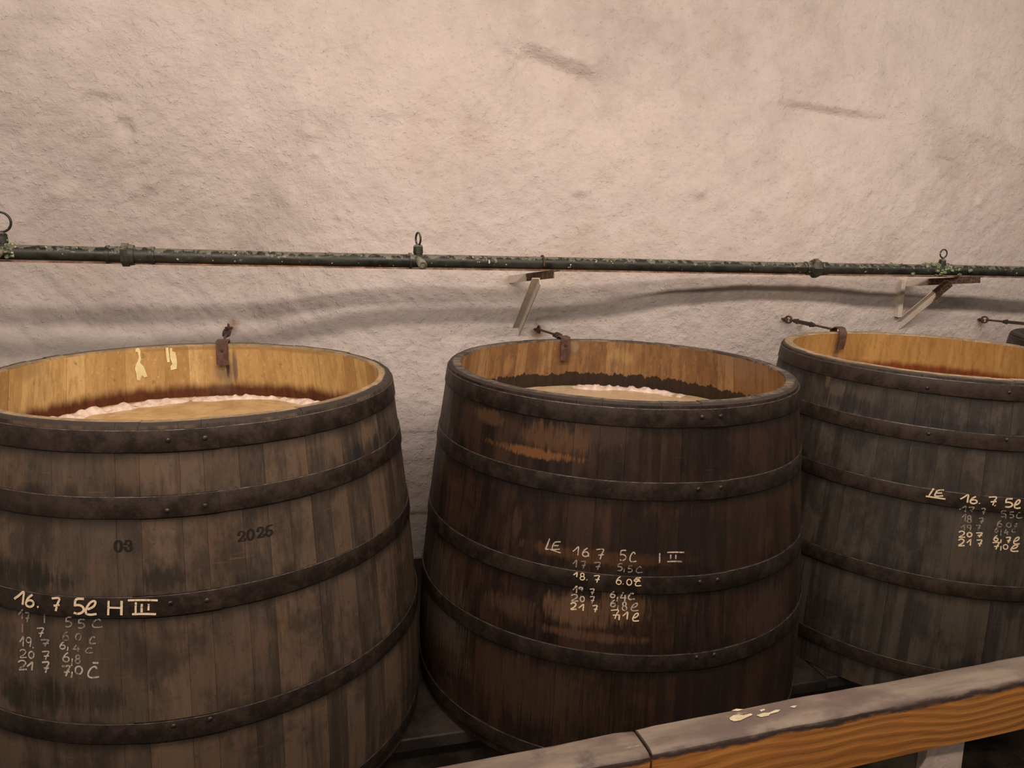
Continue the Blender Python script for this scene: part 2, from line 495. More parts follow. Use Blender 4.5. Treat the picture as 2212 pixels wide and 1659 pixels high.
# how the uneven wall swings in and out behind the pipe, along the wall
WX = [-3.4, -2, -1.1, -.33, -.08, .25, .58, .98, 1.34, 1.72, 2.14, 2.47, 2.9, 3.16, 3.65, 4.13, 5.05, 5.9, 8.6]
WY = [5.30, 5.33, 5.36, 5.30, 5.18, 5.05, 4.99, 4.98, 5.01, 4.99, 4.92, 4.83, 4.78, 4.77, 4.79, 4.86, 4.93, 5.02, 5.05]

def wall_y(X, Z):
    ybase = 0
    for k, wt in ((-.1, .25), (0, .5), (.1, .25)):
        ybase = ybase+wt*np.interp(X+k, WX, WY)
    zc = CZ-.38
    wgt = np.where(Z > zc, np.exp(-((Z-zc)/1.05)**2), .35+.65*np.exp(-((Z-zc)/.9)**2))
    ymean = 5.0+.03*fbm(X*.5, Z*.6, 3, 3)
    Y = ymean*(1-wgt)+ybase*wgt
    # plaster relief: lumps, trowel strokes, grit
    Y = Y-.022*fbm(X*1.1+3, Z*1.3, 11, 4)-.011*fbm(X*4, Z*5, 21, 5, .62)
    hi = 1/(1+np.exp(-(Z-(CZ-.1))/.15))
    a = .95; s1 = X*math.cos(a)-Z*math.sin(a); t1 = X*math.sin(a)+Z*math.cos(a)      # strokes rising to the right
    a2 = -.75; s2 = X*math.cos(a2)-Z*math.sin(a2); t2 = X*math.sin(a2)+Z*math.cos(a2)
    m1 = np.clip(.5+1.6*vnoise(X*.5+1.7, Z*.7+4, 33), 0, 1)
    Y = Y-.0065*hi*m1*fbm(s1*13, t1*2.0, 41, 3)
    left = 1/(1+np.exp((X-.6)/.4))
    Y = Y-.0125*((1-hi)*left+.5*(1-m1)*hi)*fbm(s2*10, t2*2.2, 51, 3)
    Y = Y-.0042*fbm(X*17, Z*19, 61, 3, .6)
    g = vnoise(X*34, Z*34, 71)
    Y = Y-.006*np.clip(g-.80, 0, 1)/.2*(.5+.5*vnoise(X*2, Z*2, 72))
    def pos(u, v):
        q = at(u, v, y=5.0); return q[0], q[2]
    def pit(u, v, u2, v2, wid, depth, sharp=1.0):
        """hollow between two photo positions, deep at its upper side, lit on the lower slope"""
        nonlocal Y
        (x0, z0), (x1, z1) = pos(u, v), pos(u2, v2)
        cx, cz = (x0+x1)/2, (z0+z1)/2; L = math.hypot(x1-x0, z1-z0)/2
        dx, dz = (x1-x0)/(2*L), (z1-z0)/(2*L)
        s = (X-cx)*dx+(Z-cz)*dz; n = -(X-cx)*dz+(Z-cz)*dx
        nn = n/wid
        t_ = np.clip(1-nn, 0, 1); prof = np.where(nn > 0, t_*t_*(3-2*t_), np.exp(-(nn/1.8)**2))
        Y = Y+depth*prof*np.exp(-(s/L)**4)
    pit(1118, 112, 1290, 182, .105, .085)
    pit(1675, 232, 1890, 264, .065, .050)
    pit(150, 200, 260, 215, .06, .022)
    pit(232, 256, 272, 258, .05, .035)
    pit(1090, 110, 1130, 130, .02, .02)
    pit(2110, 155, 2200, 240, .06, .02)
    pit(2010, 340, 2060, 350, .02, .012)
    def bump(u, v, r, h, sx=1.0):
        nonlocal Y
        x0, z0 = pos(u, v)
        Y = Y-h*np.exp(-(((X-x0)/(r*sx))**2+((Z-z0)/r)**2))
    for u, v, r, h, sx in [(1250, 413, .035, .024, 1.6), (1492, 412, .045, .03, 1.2), (735, 468, .02, .016, 1), (665, 285, .04, .02, 1.3), (680, 330, .02, .014, 1),
                           (1600, 450, .03, .016, 1.2), (1890, 150, .06, .03, 1), (2110, 440, .03, .015, 1), (310, 395, .03, .02, 1), (260, 258, .03, .02, 1.3), (100, 420, .04, .015, 2), (1350, 1, .1, .02, 2), (850, 235, .05, .01, 3)]:
        bump(u, v, r, h, sx)
    # broad ridge falling to the right in the upper right
    (xa, za), (xb, zb) = pos(1860, 190), pos(2212, 320)
    tt = (X-xa)/(xb-xa); zl = za+(zb-za)*tt
    Y = Y-.022*np.exp(-((Z-zl)/.07)**2)*np.clip(tt+.2, 0, 1)*np.where(tt > 2, 0, 1)
    # horizontal lips low on the wall, seen between the vats
    for v, h in ((1102, .022), (1212, .016), (930, .008), (985, .006)):
        zz = pos(905, v)[1]+.03*vnoise(X*1.3, Z*0+v, 81)
        s = Z-zz
        Y = Y-h*np.where(s > 0, np.exp(-s/.10), 0)*1.0/(1+np.exp(-np.clip(s/.010, -50, 50)))*np.clip(1-abs(X-.4)/1.6, 0, 1)
    return Y

def wally(x, z):
    return float(wall_y(np.array([[x]]), np.array([[z]]))[0, 0])
def at_wall(u, v, off=0):
    q = at(u, v, y=5.0)
    for _ in range(6): q = at(u, v, y=wally(q[0], q[2])+off)
    return q
MW = mat_wall()
def build_wall():
    x0, x1, z0, z1, st = -3.4, 8.6, 0.0, 5.0, .0125
    nx = int((x1-x0)/st)+1; nz = int((z1-z0)/st)+1
    X, Z = np.meshgrid(np.linspace(x0, x1, nx), np.linspace(z0, z1, nz))
    Y = wall_y(X, Z)
    v = np.stack([X, Y, Z], -1).reshape(-1, 3).astype(np.float32)
    i = np.arange(nx*nz).reshape(nz, nx)
    f = np.stack([i[:-1, :-1], i[:-1, 1:], i[1:, 1:], i[1:, :-1]], -1).reshape(-1, 4).astype(np.int32)
    me = bpy.data.meshes.new('wall_back')
    me.vertices.add(len(v)); me.vertices.foreach_set('co', v.ravel())
    me.loops.add(f.size); me.loops.foreach_set('vertex_index', f.ravel())
    me.polygons.add(len(f)); me.polygons.foreach_set('loop_start', np.arange(0, f.size, 4, dtype=np.int32))
    me.polygons.foreach_set('use_smooth', np.ones(len(f), bool))
    me.materials.append(MW); me.update()
    o = bpy.data.objects.new('wall_back', me); C.objects.link(o)
    tag(o, 'uneven limewashed cellar wall behind the vats', kind='structure')
build_wall()
FLM = mat_plain('wet dark cellar floor', (.018, .014, .011), (.05, .038, .028), 6, .45, .4, .01)
fl = MB().box((2.6, 1.6, -.05), (6.0, 0, 0), (0, 3.5, 0), (0, 0, .05)).build('floor', FLM, smooth=30)
tag(fl, 'dark wet cellar floor', kind='structure')
# plinth the vats stand on: a ledge of stone slabs on a dark footing
PLM = mat_plain('damp stone ledge', (.013, .010, .008), (.034, .026, .020), 5, .6, .6, .012)
PZ = .56
pl = MB().box((2.6, 4.30, (PZ-.07)/2), (6.0, 0, 0), (0, 1.15, 0), (0, 0, (PZ-.07)/2)).build('plinth', FLM, smooth=30)
tag(pl, 'dark footing that carries the ledge under the vats', kind='structure')
px = -3.4
k = 0
while px < 8.4:
    L = rnd.uniform(.75, 1.15)
    y0 = 3.07+rnd.uniform(-.02, .02)
    b = MB().box((px+L/2, (y0+5.50)/2, PZ-.035+rnd.uniform(-.004, 0)), (L/2-.006, 0, 0), (0, (5.50-y0)/2, 0), (0, 0, .035)).build('slab', PLM, pl)
    bv = b.modifiers.new('bevel', 'BEVEL'); bv.width = .008; bv.segments = 2
    px += L; k += 1

# ------------------------------------------------------------------ vats
def prof(dz):
    """outer stave radius by depth below the rim"""
    return float(np.interp(dz, [0, .03, .3, .6, .85, 1.06, 1.35, 1.7], [.886, .892, .928, .965, .989, 1.010, 1.028, 1.018]))
TH = .062
VATS = {
 1: dict(c=(-.504, 3.586), rim=CZ-.706, R=.994, h=[.021, .248, .597, 1.060, 1.56]),
 2: dict(c=(1.566, 3.578), rim=CZ-.696, R=1.0, h=[.021, .323, .719, 1.061, 1.56]),
 3: dict(c=(3.629, 3.603), rim=CZ-.659, R=.985, h=[.021, .265, .569, 1.017, 1.50]),
 4: dict(c=(5.57, 3.80), rim=CZ-.650, R=.875, h=[.021, .30, .65, 1.05, 1.55])}
HW = .076
def vat_r(k, z):
    """surface radius incl. hoops at local height z (0 = base)"""
    V = VATS[k]; H = V['rim']-PZ; d = H-z
    r = prof(d)*V['R']
    for h in V['h']:
        if h <= d <= h+HW: return r+.0075
    return r
def hit(k, u, v):
    """point of vat k seen at a photo position (front side), in vat coordinates, with outward normal"""
    V = VATS[k]; c = np.array([V['c'][0], V['c'][1], PZ]); d = ray(u, v)
    t0 = 1.5; prev = None
    def F(t):
        p = CAMP+d*t-c; return math.hypot(p[0], p[1])-vat_r(k, p[2])
    t = t0
    while t < 6 and F(t) > 0: t += .01
    if t >= 6: return None
    a, b = t-.01, t
    for _ in range(24):
        mid = (a+b)/2
        if F(mid) > 0: a = mid
        else: b = mid
    p = CAMP+d*b-c
    r = math.hypot(p[0], p[1]); n = np.array([p[0]/r, p[1]/r, .1]); n /= np.linalg.norm(n)
    return p, n
def hit_in(k, u, v, off=.0025):
    """point on the far inner wall"""
    V = VATS[k]; c = np.array([V['c'][0], V['c'][1], PZ]); d = ray(u, v); H = V['rim']-PZ
    t = 6.0
    def F(t):
        p = CAMP+d*t-c; return math.hypot(p[0], p[1])-(prof(H-p[2])*V['R']-TH-off)
    while t > 2 and F(t) > 0: t -= .004
    return CAMP+d*t-c

HOOP = {1: mat_iron('dark hoop iron', (.024, .016, .012), (.052, .033, .024), .5),
        2: mat_iron('blackened hoop iron', (.020, .013, .010), (.042, .027, .019), .48),
        3: mat_iron('brown hoop iron', (.028, .018, .013), (.058, .038, .026), .55)}
HOOP[4] = HOOP[2]
EDGE = mat_iron('bright worn hoop edge', (.10, .085, .075), (.26, .23, .21), .35, metal=.5, sc=20)
RIV = mat_iron('worn rivet iron', (.035, .026, .022), (.085, .068, .058), .35, metal=.6, sc=60)
def hz(k): return [VATS[k]['rim']-PZ-h for h in VATS[k]['h']]
def azi(k, u, v):
    p, n = hit(k, u, v); return math.atan2(p[1], p[0]), p[2]
def blob(k, u, v, wa, wz, amt, col):
    a, z = azi(k, u, v); return (a, z, wa, wz, amt, col)

OUT = {
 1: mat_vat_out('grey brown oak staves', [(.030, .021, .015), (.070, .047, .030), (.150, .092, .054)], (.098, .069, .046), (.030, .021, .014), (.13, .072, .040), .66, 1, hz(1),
    blobs=[blob(1, 110, 1505, .10, .06, .85, (.016, .014, .008)), blob(1, 30, 1500, .06, .05, .8, (.018, .016, .008)), blob(1, 210, 1515, .08, .05, .7, (.02, .016, .010)),
           blob(1, 60, 1240, .18, .045, .85, (.015, .013, .009)), blob(1, 370, 1250, .10, .045, .8, (.016, .013, .009)), blob(1, 345, 1400, .11, .11, .55, (.032, .022, .014)),
           blob(1, 770, 990, .05, .06, .9, (.014, .011, .010)), blob(1, 812, 960, .03, .04, .9, (.014, .011, .010)), blob(1, 845, 950, .03, .05, .8, (.014, .011, .010)),
           blob(1, 800, 1080, .015, .16, .8, (.02, .016, .012)), blob(1, 300, 1020, .12, .05, .4, (.11, .060, .034)), blob(1, 480, 1010, .12, .06, .3, (.12, .072, .040))]),
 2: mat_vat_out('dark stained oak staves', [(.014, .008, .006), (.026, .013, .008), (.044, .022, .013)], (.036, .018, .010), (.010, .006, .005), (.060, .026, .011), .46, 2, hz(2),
    blobs=[blob(2, 1190, 945, .16, .055, .75, (.105, .050, .022)), blob(2, 1140, 975, .20, .018, .85, (.17, .072, .024)), blob(2, 1300, 935, .14, .06, .5, (.065, .035, .022)),
           blob(2, 1060, 900, .10, .03, .6, (.10, .05, .022)), blob(2, 1260, 1325, .17, .060, .9, (.125, .068, .038)), blob(2, 1345, 1318, .12, .065, .85, (.105, .052, .026)),
           blob(2, 1280, 1375, .22, .022, .8, (.10, .048, .026)), blob(2, 1110, 1310, .12, .05, .6, (.085, .045, .024)), blob(2, 1300, 1205, .34, .026, .8, (.090, .040, .015)),
           blob(2, 1310, 1140, .02, .10, .6, (.075, .034, .022)), blob(2, 1115, 1130, .02, .08, .6, (.075, .034, .022)), blob(2, 1150, 1500, .30, .14, .6, (.060, .036, .020)),
           blob(2, 940, 1300, .25, .25, .6, (.075, .060, .044)), blob(2, 960, 930, .12, .2, .5, (.075, .060, .048)), blob(2, 1500, 1500, .22, .22, .8, (.020, .012, .010)), blob(2, 1480, 1160, .35, .12, .6, (.020, .012, .009)),
           blob(2, 1650, 1320, .15, .12, .45, (.075, .045, .030))]),
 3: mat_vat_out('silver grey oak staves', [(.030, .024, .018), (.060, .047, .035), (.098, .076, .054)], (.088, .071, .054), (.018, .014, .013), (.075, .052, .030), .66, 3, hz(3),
    blobs=[blob(3, 1830, 870, .16, .05, .75, (.016, .013, .014)), blob(3, 2060, 925, .20, .035, .75, (.014, .012, .013)), blob(3, 1960, 905, .2, .03, .5, (.016, .013, .014)),
           blob(3, 1790, 820, .02, .05, .7, (.12, .085, .045)), blob(3, 2000, 1133, .022, .022, .95, (.016, .011, .008)), blob(3, 1997, 1150, .030, .07, .5, (.10, .075, .05)),
           blob(3, 2060, 830, .010, .10, .8, (.02, .015, .012)), blob(3, 2080, 850, .006, .10, .8, (.02, .015, .012))])}
OUT[4] = mat_vat_out('near black stave wood', [(.022, .016, .013), (.03, .022, .018), (.04, .03, .024)], (.035, .028, .022), (.012, .009, .008), (.05, .035, .025), .6, 4, [])
def zl(k, d): return VATS[k]['rim']-PZ-d
LIQ = {1: .300, 2: .300, 3: .262, 4: .30}
def azin(k, u, v):
    p = hit_in(k, u, v); return math.atan2(p[1], p[0]), p[2]
def blobin(k, u, v, wa, wz, amt, col):
    a, z = azin(k, u, v); return (a, z, wa, wz, amt, col)
INN = {
 1: mat_vat_in('honey coloured stave inside', [(.40, .235, .085), (.52, .335, .130), (.62, .43, .185)], (.34, .20, .075), (.115, .034, .012), zl(1, LIQ[1]), .075, False, 1,
    blobs=[blobin(1, 485, 805, .065, .075, .75, (.12, .088, .062)), blobin(1, 507, 790, .016, .10, .75, (.085, .065, .052)), blobin(1, 492, 800, .012, .045, .9, (.02, .012, .01)), blobin(1, 480, 840, .08, .03, .6, (.12, .07, .04)),
           blobin(1, 60, 800, .10, .05, .4, (.24, .15, .06)), blobin(1, 440, 752, .4, .012, .5, (.20, .12, .05)), blobin(1, 640, 757, .3, .014, .5, (.22, .13, .06))]),
 2: mat_vat_in('brown stained stave inside', [(.19, .095, .036), (.27, .145, .055), (.33, .195, .085)], (.115, .058, .026), (.034, .018, .010), zl(2, LIQ[2]), .085, True, 2,
    blobs=[blobin(2, 1160, 775, .05, .07, .7, (.15, .075, .028)), blobin(2, 1600, 785, .30, .08, .55, (.24, .155, .09)), blobin(2, 1240, 748, .05, .035, .6, (.26, .20, .14)), blobin(2, 1220, 760, .06, .05, .5, (.12, .07, .04)),
           blobin(2, 1340, 770, .10, .05, .5, (.40, .25, .10)), blobin(2, 1100, 790, .05, .06, .5, (.38, .21, .075))]),
 3: mat_vat_in('orange honey stave inside', [(.33, .175, .052), (.38, .215, .068), (.43, .26, .09)], (.27, .13, .035), (.19, .045, .008), zl(3, LIQ[3]), .06, False, 3,
    blobs=[blobin(3, 1806, 765, .028, .12, .8, (.13, .09, .065))])}
INN[4] = mat_vat_in('grey brown stave inside', [(.10, .075, .055), (.12, .09, .065), (.14, .105, .075)], (.08, .06, .045), (.04, .02, .01), zl(4, LIQ[4]), .05, False, 4)
RIM = {1: mat_rim('worn pale rim', (.20, .14, .08), (.36, .25, .13), 1, .853, (.035, .026, .02)), 2: mat_rim('grimy grey rim', (.045, .034, .026), (.17, .13, .095), 2, .868, (.03, .022, .018)),
       3: mat_rim('clean pale rim', (.24, .17, .10), (.42, .31, .18), 3, .862, (.06, .045, .035)), 4: mat_rim('black rim', (.03, .022, .018), (.06, .045, .035), 4)}
RIVETS = {1: [[(363, 951), (443, 946)], [(361, 1103), (443, 1092)], [(368, 1303), (447, 1297)], [(375, 1568), (454, 1553)], []],
          2: [[(1517, 901), (1557, 899)], [(1509, 1057), (1557, 1053)], [(1512, 1257), (1550, 1252)], [(1505, 1420), (1543, 1414)], []],
          3: [[(2003, 838), (2180, 848)], [(2006, 937), (2175, 950)], [], [], []], 4: [[], [], [], [], []]}
LABV = {1: 'nearest wooden vat, leftmost, grey-brown staves, stencilled 2025 and chalked H III',
        2: 'dark red-brown wooden vat in the middle of the row, with LE chalked on its side',
        3: 'silver-grey wooden vat right of the dark middle one, with a clean pale rim',
        4: 'black-sided wooden vat at the far right edge, only its rim corner showing'}
ROOT = {}
def build_vat(k):
    V = VATS[k]; H = V['rim']-PZ; R = V['R']
    root = ROOT[k] = empty('wooden_vat', (V['c'][0], V['c'][1], PZ), LABV[k], 'vat', 'open wooden vats along the wall')
    rr = random.Random(100+k)
    cuts = [rr.uniform(0, .1)]
    while cuts[-1] < 2*PI+cuts[0]-.17: cuts.append(cuts[-1]+rr.uniform(.085, .165))
    cuts[-1] = 2*PI+cuts[0] if 2*PI+cuts[0]-cuts[-1] < .06 else cuts[-1]
    if abs(cuts[-1]-2*PI-cuts[0]) > 1e-6: cuts.append(2*PI+cuts[0])
    zs = [0, .25, .5, .75, .95, 1.15, 1.35, H-.12, H-.03, H-.009, H]
    for a0, a1 in zip(cuts[:-1], cuts[1:]):
        verts = []; faces = []; mi = []
        dr = rr.uniform(-.0012, .0012); ch = .0009; dt = rr.uniform(-.0025, .001)
        g = .00015
        for iz, z in enumerate(zs):
            ro = prof(H-z)*R+dr
            ri = prof(H-z)*R-TH+dr*.5
            zz = z
            if iz == len(zs)-1: ro -= .010; ri += .006; zz = z+dt
            n = 4
            ca = ch/ro
            for a, r_ in [(a0+g, ro-ch*1.2), (a0+g+ca, ro)]+[(a0+(a1-a0)*i/3, ro) for i in (1, 2)]+[(a1-g-ca, ro), (a1-g, ro-ch*1.2), (a1-g, ri), ((a0+a1)/2, ri), (a0+g, ri)]:
                verts.append((r_*math.cos(a), r_*math.sin(a), zz))
        N = 9
        for iz in range(len(zs)-1):
            for j in range(N):
                j2 = (j+1) % N
                faces.append((iz*N+j, iz*N+j2, (iz+1)*N+j2, (iz+1)*N+j))
                inner = j in (6, 7)
                last = iz == len(zs)-2
                mi.append(1 if inner and not last else (2 if last else 0))
        faces.append(tuple(range(N))[::-1]); mi.append(0)
        L = (len(zs)-1)*N
        faces.append(tuple(L+j for j in range(N))); mi.append(2)
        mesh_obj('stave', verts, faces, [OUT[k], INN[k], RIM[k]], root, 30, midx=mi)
    # bottom boards
    pts = [((R*.94)*math.cos(2*PI*i/48), (R*.94)*math.sin(2*PI*i/48)) for i in range(48)]
    MB().extrude(pts, (0, 0, .04), (1, 0, 0), (0, 1, 0), (0, 0, .05)).build('vat_bottom', INN[k], root)
    # hoops: riveted bands with a lapped end
    for ih, h in enumerate(V['h']):
        rv = RIVETS[k][ih]
        pr = [hit(k, *q) for q in rv]
        pr = [q for q in pr if q]
        if len(pr) == 2: a_s = math.atan2(pr[1][0][1], pr[1][0][0])+.05
        else: a_s = rr.uniform(0, 6.28)
        span = .16 if k == 2 else .30
        NS = 150; verts = []; faces = []
        zt = H-h; zb = zt-HW
        rt = prof(h)*R; rb = prof(h+HW)*R
        tot = 2*PI+span
        for i in range(NS+1):
            a = a_s-span+tot*i/NS
            # the last stretch rides over the first
            lap = min(1, max(0, (i/NS*tot-(tot-span))/.04))
            e = .0012+.0028*lap
            wob = .0008*math.sin(a*5+ih)
            for r_, z_ in ((rt+e+wob-.002, zt), (rt+e+.0035+wob, zt), (rt+e+.0042+wob, zt-.0022), (rb+e+.0042+wob, zb+.003), (rb+e+.003+wob, zb), (rb+e-.002+wob, zb)):
                verts.append((r_*math.cos(a), r_*math.sin(a), z_))
        hm = []
        for i in range(NS):
            for j in range(5): faces.append((i*6+j, i*6+j+1, (i+1)*6+j+1, (i+1)*6+j)); hm.append(1 if j == 1 else 0)
            faces.append((i*6+5, i*6, (i+1)*6, (i+1)*6+5)); hm.append(0)
        faces.append((5, 4, 3, 2, 1, 0)); faces.append(tuple(NS*6+j for j in range(6))); hm += [0, 0]
        ho = mesh_obj('hoop', verts, faces, [HOOP[k], EDGE], root, 40, midx=hm)
        for p, n in pr:
            b = MB()
            r0 = math.hypot(p[0], p[1]); e = np.array([p[0]/r0, p[1]/r0, 0])
            t1 = np.array([-e[1], e[0], 0]); up_ = np.array([0, 0, 1.])
            vs = []; fs = []; nn = 10
            prf = [(.0095, 0), (.009, .003), (.006, .0058), (.0025, .0068)]
            base = e*(r0-.001)+np.array([0, 0, p[2]])
            for q, hh in prf:
                for j in range(nn):
                    t = 2*PI*j/nn; vs.append(base+e*hh+(t1*math.cos(t)+up_*math.sin(t))*q)
            for i in range(3):
                for j in range(nn): fs.append((i*nn+j, i*nn+(j+1) % nn, (i+1)*nn+(j+1) % nn, (i+1)*nn+j))
            fs.append(tuple(3*nn+j for j in range(nn)))
            b.add(vs, fs); b.build('rivet', RIV, ho, 60)
    return root
for k in VATS: build_vat(k)

# paint splashes inside the nearest vat
PAINT = mat_plain('cream paint splash', (.70, .60, .30), (.78, .70, .38), 30, .5, .2, .002)
def splash(k, pts, ox, oy, sc):
    vs = [hit_in(k, ox+x/sc, oy+y/sc) for x, y in pts]
    o = mesh_obj('paint_splash', vs, [tuple(range(len(vs)))], PAINT, ROOT[k])
    o['label'] = 'cream paint splash on the inner staves'
for pts in ([(690, 172), (705, 168), (715, 184), (713, 205), (719, 225), (712, 243), (730, 262), (740, 285), (749, 314), (735, 319), (722, 308), (712, 336), (696, 332), (693, 300), (686, 275), (690, 252), (700, 236), (706, 215), (700, 190), (688, 188)],
            [(842, 168), (855, 166), (860, 195), (864, 240), (850, 242), (845, 210)],
            [(862, 170), (875, 168), (876, 185), (892, 190), (896, 210), (900, 240), (898, 275), (868, 282), (866, 262), (877, 250), (866, 225), (864, 200)]):
    splash(1, pts, 0, 680, 2.353)

# ------------------------------------------------------------------ beer and foam
BEER = {1: mat_beer('amber beer', (.48, .30, .125), (.60, .41, .20), (.72, .53, .32), 1), 2: mat_beer('pale amber beer', (.54, .38, .215), (.62, .46, .29), (.72, .57, .41), 2), 3: mat_beer('pale beer', (.48, .31, .14), (.58, .42, .23), (.70, .55, .36), 3)}
FOAM = mat_foam()
LB = {1: 'tan fermenting beer with a foam bank, in the nearest left vat', 2: 'pale tan fermenting beer filling the dark middle vat', 3: 'sliver of fermenting beer inside the silver-grey right vat'}
def foam_arc(k, parent, a0, a1, rin, rout, hgt, seed, R0):
    nA = int((a1-a0)*90); nR = 9; vs = []; fs = []
    rg = np.random.default_rng(seed)
    A = np.linspace(a0, a1, nA)
    lump = .55+.45*vnoise(A*22, A*0, seed)
    lump2 = vnoise(A*7, A*0+3, seed+1)
    for i, a in enumerate(A):
        endf = min(1, (i+1)/6, (nA-i)/6)
        wr = rin-.03*lump2[i]
        for j in range(nR):
            t = j/(nR-1); r_ = wr+(rout-wr)*t
            n_ = float(vnoise(np.array([a*R0*38]), np.array([r_*38]), seed+2)[0])
            h_ = hgt*endf*math.sin(PI*min(1, t*1.1))**.6*(lump[i]*.8+.3*n_) if 0 < j < nR-1 else -.004
            vs.append((r_*math.cos(a), r_*math.sin(a), h_))
    for i in range(nA-1):
        for j in range(nR-1): fs.append((i*nR+j, (i+1)*nR+j, (i+1)*nR+j+1, i*nR+j+1))
    o = mesh_obj('foam', vs, fs, FOAM, parent, 70)
    o['kind'] = 'stuff'
    return o
def build_beer(k):
    V = VATS[k]; H = V['rim']-PZ; R = V['R']; zz = H-LIQ[k]
    Ri = prof(LIQ[k])*R-TH-.002
    root = empty('fermenting_beer', (V['c'][0], V['c'][1], PZ+zz), LB[k], 'beer', 'beer in the open vats')
    vs = [(0, 0, 0)]; fs = []; nA = 160; nR = 70
    for i in range(1, nR+1):
        r_ = Ri*i/nR
        for j in range(nA):
            a = 2*PI*j/nA; x = r_*math.cos(a); y = r_*math.sin(a)
            vs.append((x, y, 0))
    A = np.array(vs)
    A[:, 2] = .0035*fbm(A[:, 0]*9, A[:, 1]*9, 5*k, 4, .6)+.003*np.clip(fbm(A[:, 0]*24+4, A[:, 1]*24, 5*k+1, 2), 0, 1)
    A[-nA:, 2] = -.004
    for j in range(nA): fs.append((0, 1+j, 1+(j+1) % nA))
    for i in range(nR-1):
        for j in range(nA):
            a = 1+i*nA+j; b = 1+i*nA+(j+1) % nA
            fs.append((a, a+nA, b+nA, b))
    kk = len(A); bot = [(Ri*math.cos(2*PI*j/nA), Ri*math.sin(2*PI*j/nA), -.08) for j in range(nA)]
    A = np.vstack([A, bot]); last = 1+(nR-1)*nA
    for j in range(nA): fs.append((last+j, kk+j, kk+(j+1) % nA, last+(j+1) % nA))
    mesh_obj('beer_surface', A, fs, BEER[k], root, 60)
    if k == 1:
        foam_arc(1, root, .62, 1.50, .74, Ri-.035, .030, 300, Ri)
        foam_arc(1, root, 1.46, 2.85, .71, Ri-.025, .034, 310, Ri)
    if k == 2:
        foam_arc(2, root, .62, 1.52, .74, Ri-.012, .030, 320, Ri)
        foam_arc(2, root, 2.25, 2.75, .77, Ri-.010, .014, 330, Ri)
    if k == 3:
        foam_arc(3, root, 1.25, 1.95, .78, Ri-.010, .018, 340, Ri)
for k in (1, 2, 3): build_beer(k)

# ------------------------------------------------------------------ chalk and stencil writing
CH = mat_chalk('bright chalk', (.80, .62, .40), .40)
CHM = mat_chalk('worn chalk', (.56, .46, .36), .44)
CHF = mat_chalk('faint chalk', (.30, .25, .20), .46)
INK = mat_chalk('burnt-in stencil', (.007, .005, .004), .24)
def arc(cx, cy, rx, ry, a0, a1, n=14):
    return [(cx+rx*math.cos(math.radians(a0+(a1-a0)*i/n)), cy+ry*math.sin(math.radians(a0+(a1-a0)*i/n))) for i in range(n+1)]
G = {  # single-stroke handwriting, unit box, y down
 '0': [arc(.5, .5, .45, .5, -90, 270, 18)],
 '1': [[(0, .55), (.35, .3), (.75, 0), (.72, .5), (.66, 1)]],
 '2': [arc(.45, .27, .40, .27, -170, 20, 10)+[(.6, .62), (.05, .97), (.98, .95)]],
 '3': [arc(.45, .25, .4, .25, -160, 80, 10)+arc(.45, .74, .48, .26, -80, 160, 12)],
 '4': [[(.45, 0), (.1, .5), (.0, .62), (.95, .62)], [(.72, .3), (.66, 1)]],
 '5': [[(.95, 0), (.3, .03), (.2, .45)]+arc(.42, .70, .50, .29, -110, 130, 12)],
 '6': [[(.8, 0), (.35, .25), (.1, .6)]+arc(.5, .72, .42, .27, -180, -540, 18)],
 '7': [[(.02, .06), (.95, .04), (.7, .5), (.5, 1)], [(.25, .60), (.98, .55)]],
 '8': [arc(.5, .24, .33, .24, 60, -300, 14), arc(.5, .73, .42, .26, -90, 270, 16)],
 '9': [arc(.48, .27, .42, .27, 0, -360, 14)+[(.85, .6), (.7, 1)]],
 'C': [[(.85, .22), (.7, .02), (.4, .12), (.12, .5), (.1, .85), (.4, 1), (1.05, .92)]],
 'e': [[(.25, .62), (.75, .42), (.95, .12), (.8, 0), (.45, .15), (.12, .6), (.15, .92), (.5, 1), (1.05, .95)]],
 'H': [[(.08, 0), (.05, 1)], [(.92, 0), (.9, 1)], [(.08, .47), (.9, .5)]],
 'L': [[(.75, 0), (.35, .7), (.15, 1), (.6, 1)]],
 'l': [[(.85, 0), (.2, 1)]],
 'E': [[(1, .05), (.35, .1), (.1, .5), (.05, .95), (.9, .92)], [(.2, .5), (.8, .5)]],
 '.': [[(.3, .6), (.5, .9), (.55, .95)]],
 ',': [[(.6, 0), (.45, .6), (.35, 1)]],
 '-': [[(0, .5), (.5, .42), (1, .5)]],
 '_': [[(0, 0), (1, 1)]],
 'I': [[(.5, 0), (.45, 1)]],
}
def smooth_poly(pts, step):
    pts = [np.array(p, float) for p in pts]
    if len(pts) > 2:
        out = []
        P = [pts[0]]+pts+[pts[-1]]
        for i in range(1, len(P)-2):
            for t in np.linspace(0, 1, 5)[:-1]:
                a, b, c, d = P[i-1], P[i], P[i+1], P[i+2]
                out.append(.5*((2*b)+(-a+c)*t+(2*a-5*b+4*c-d)*t*t+(-a+3*b-3*c+d)*t**3))
        out.append(pts[-1]); pts = out
    res = [pts[0]]
    for a, b in zip(pts[:-1], pts[1:]):
        L = np.linalg.norm(b-a); n = max(1, int(L/step))
        for i in range(1, n+1): res.append(a+(b-a)*i/n)
    return res
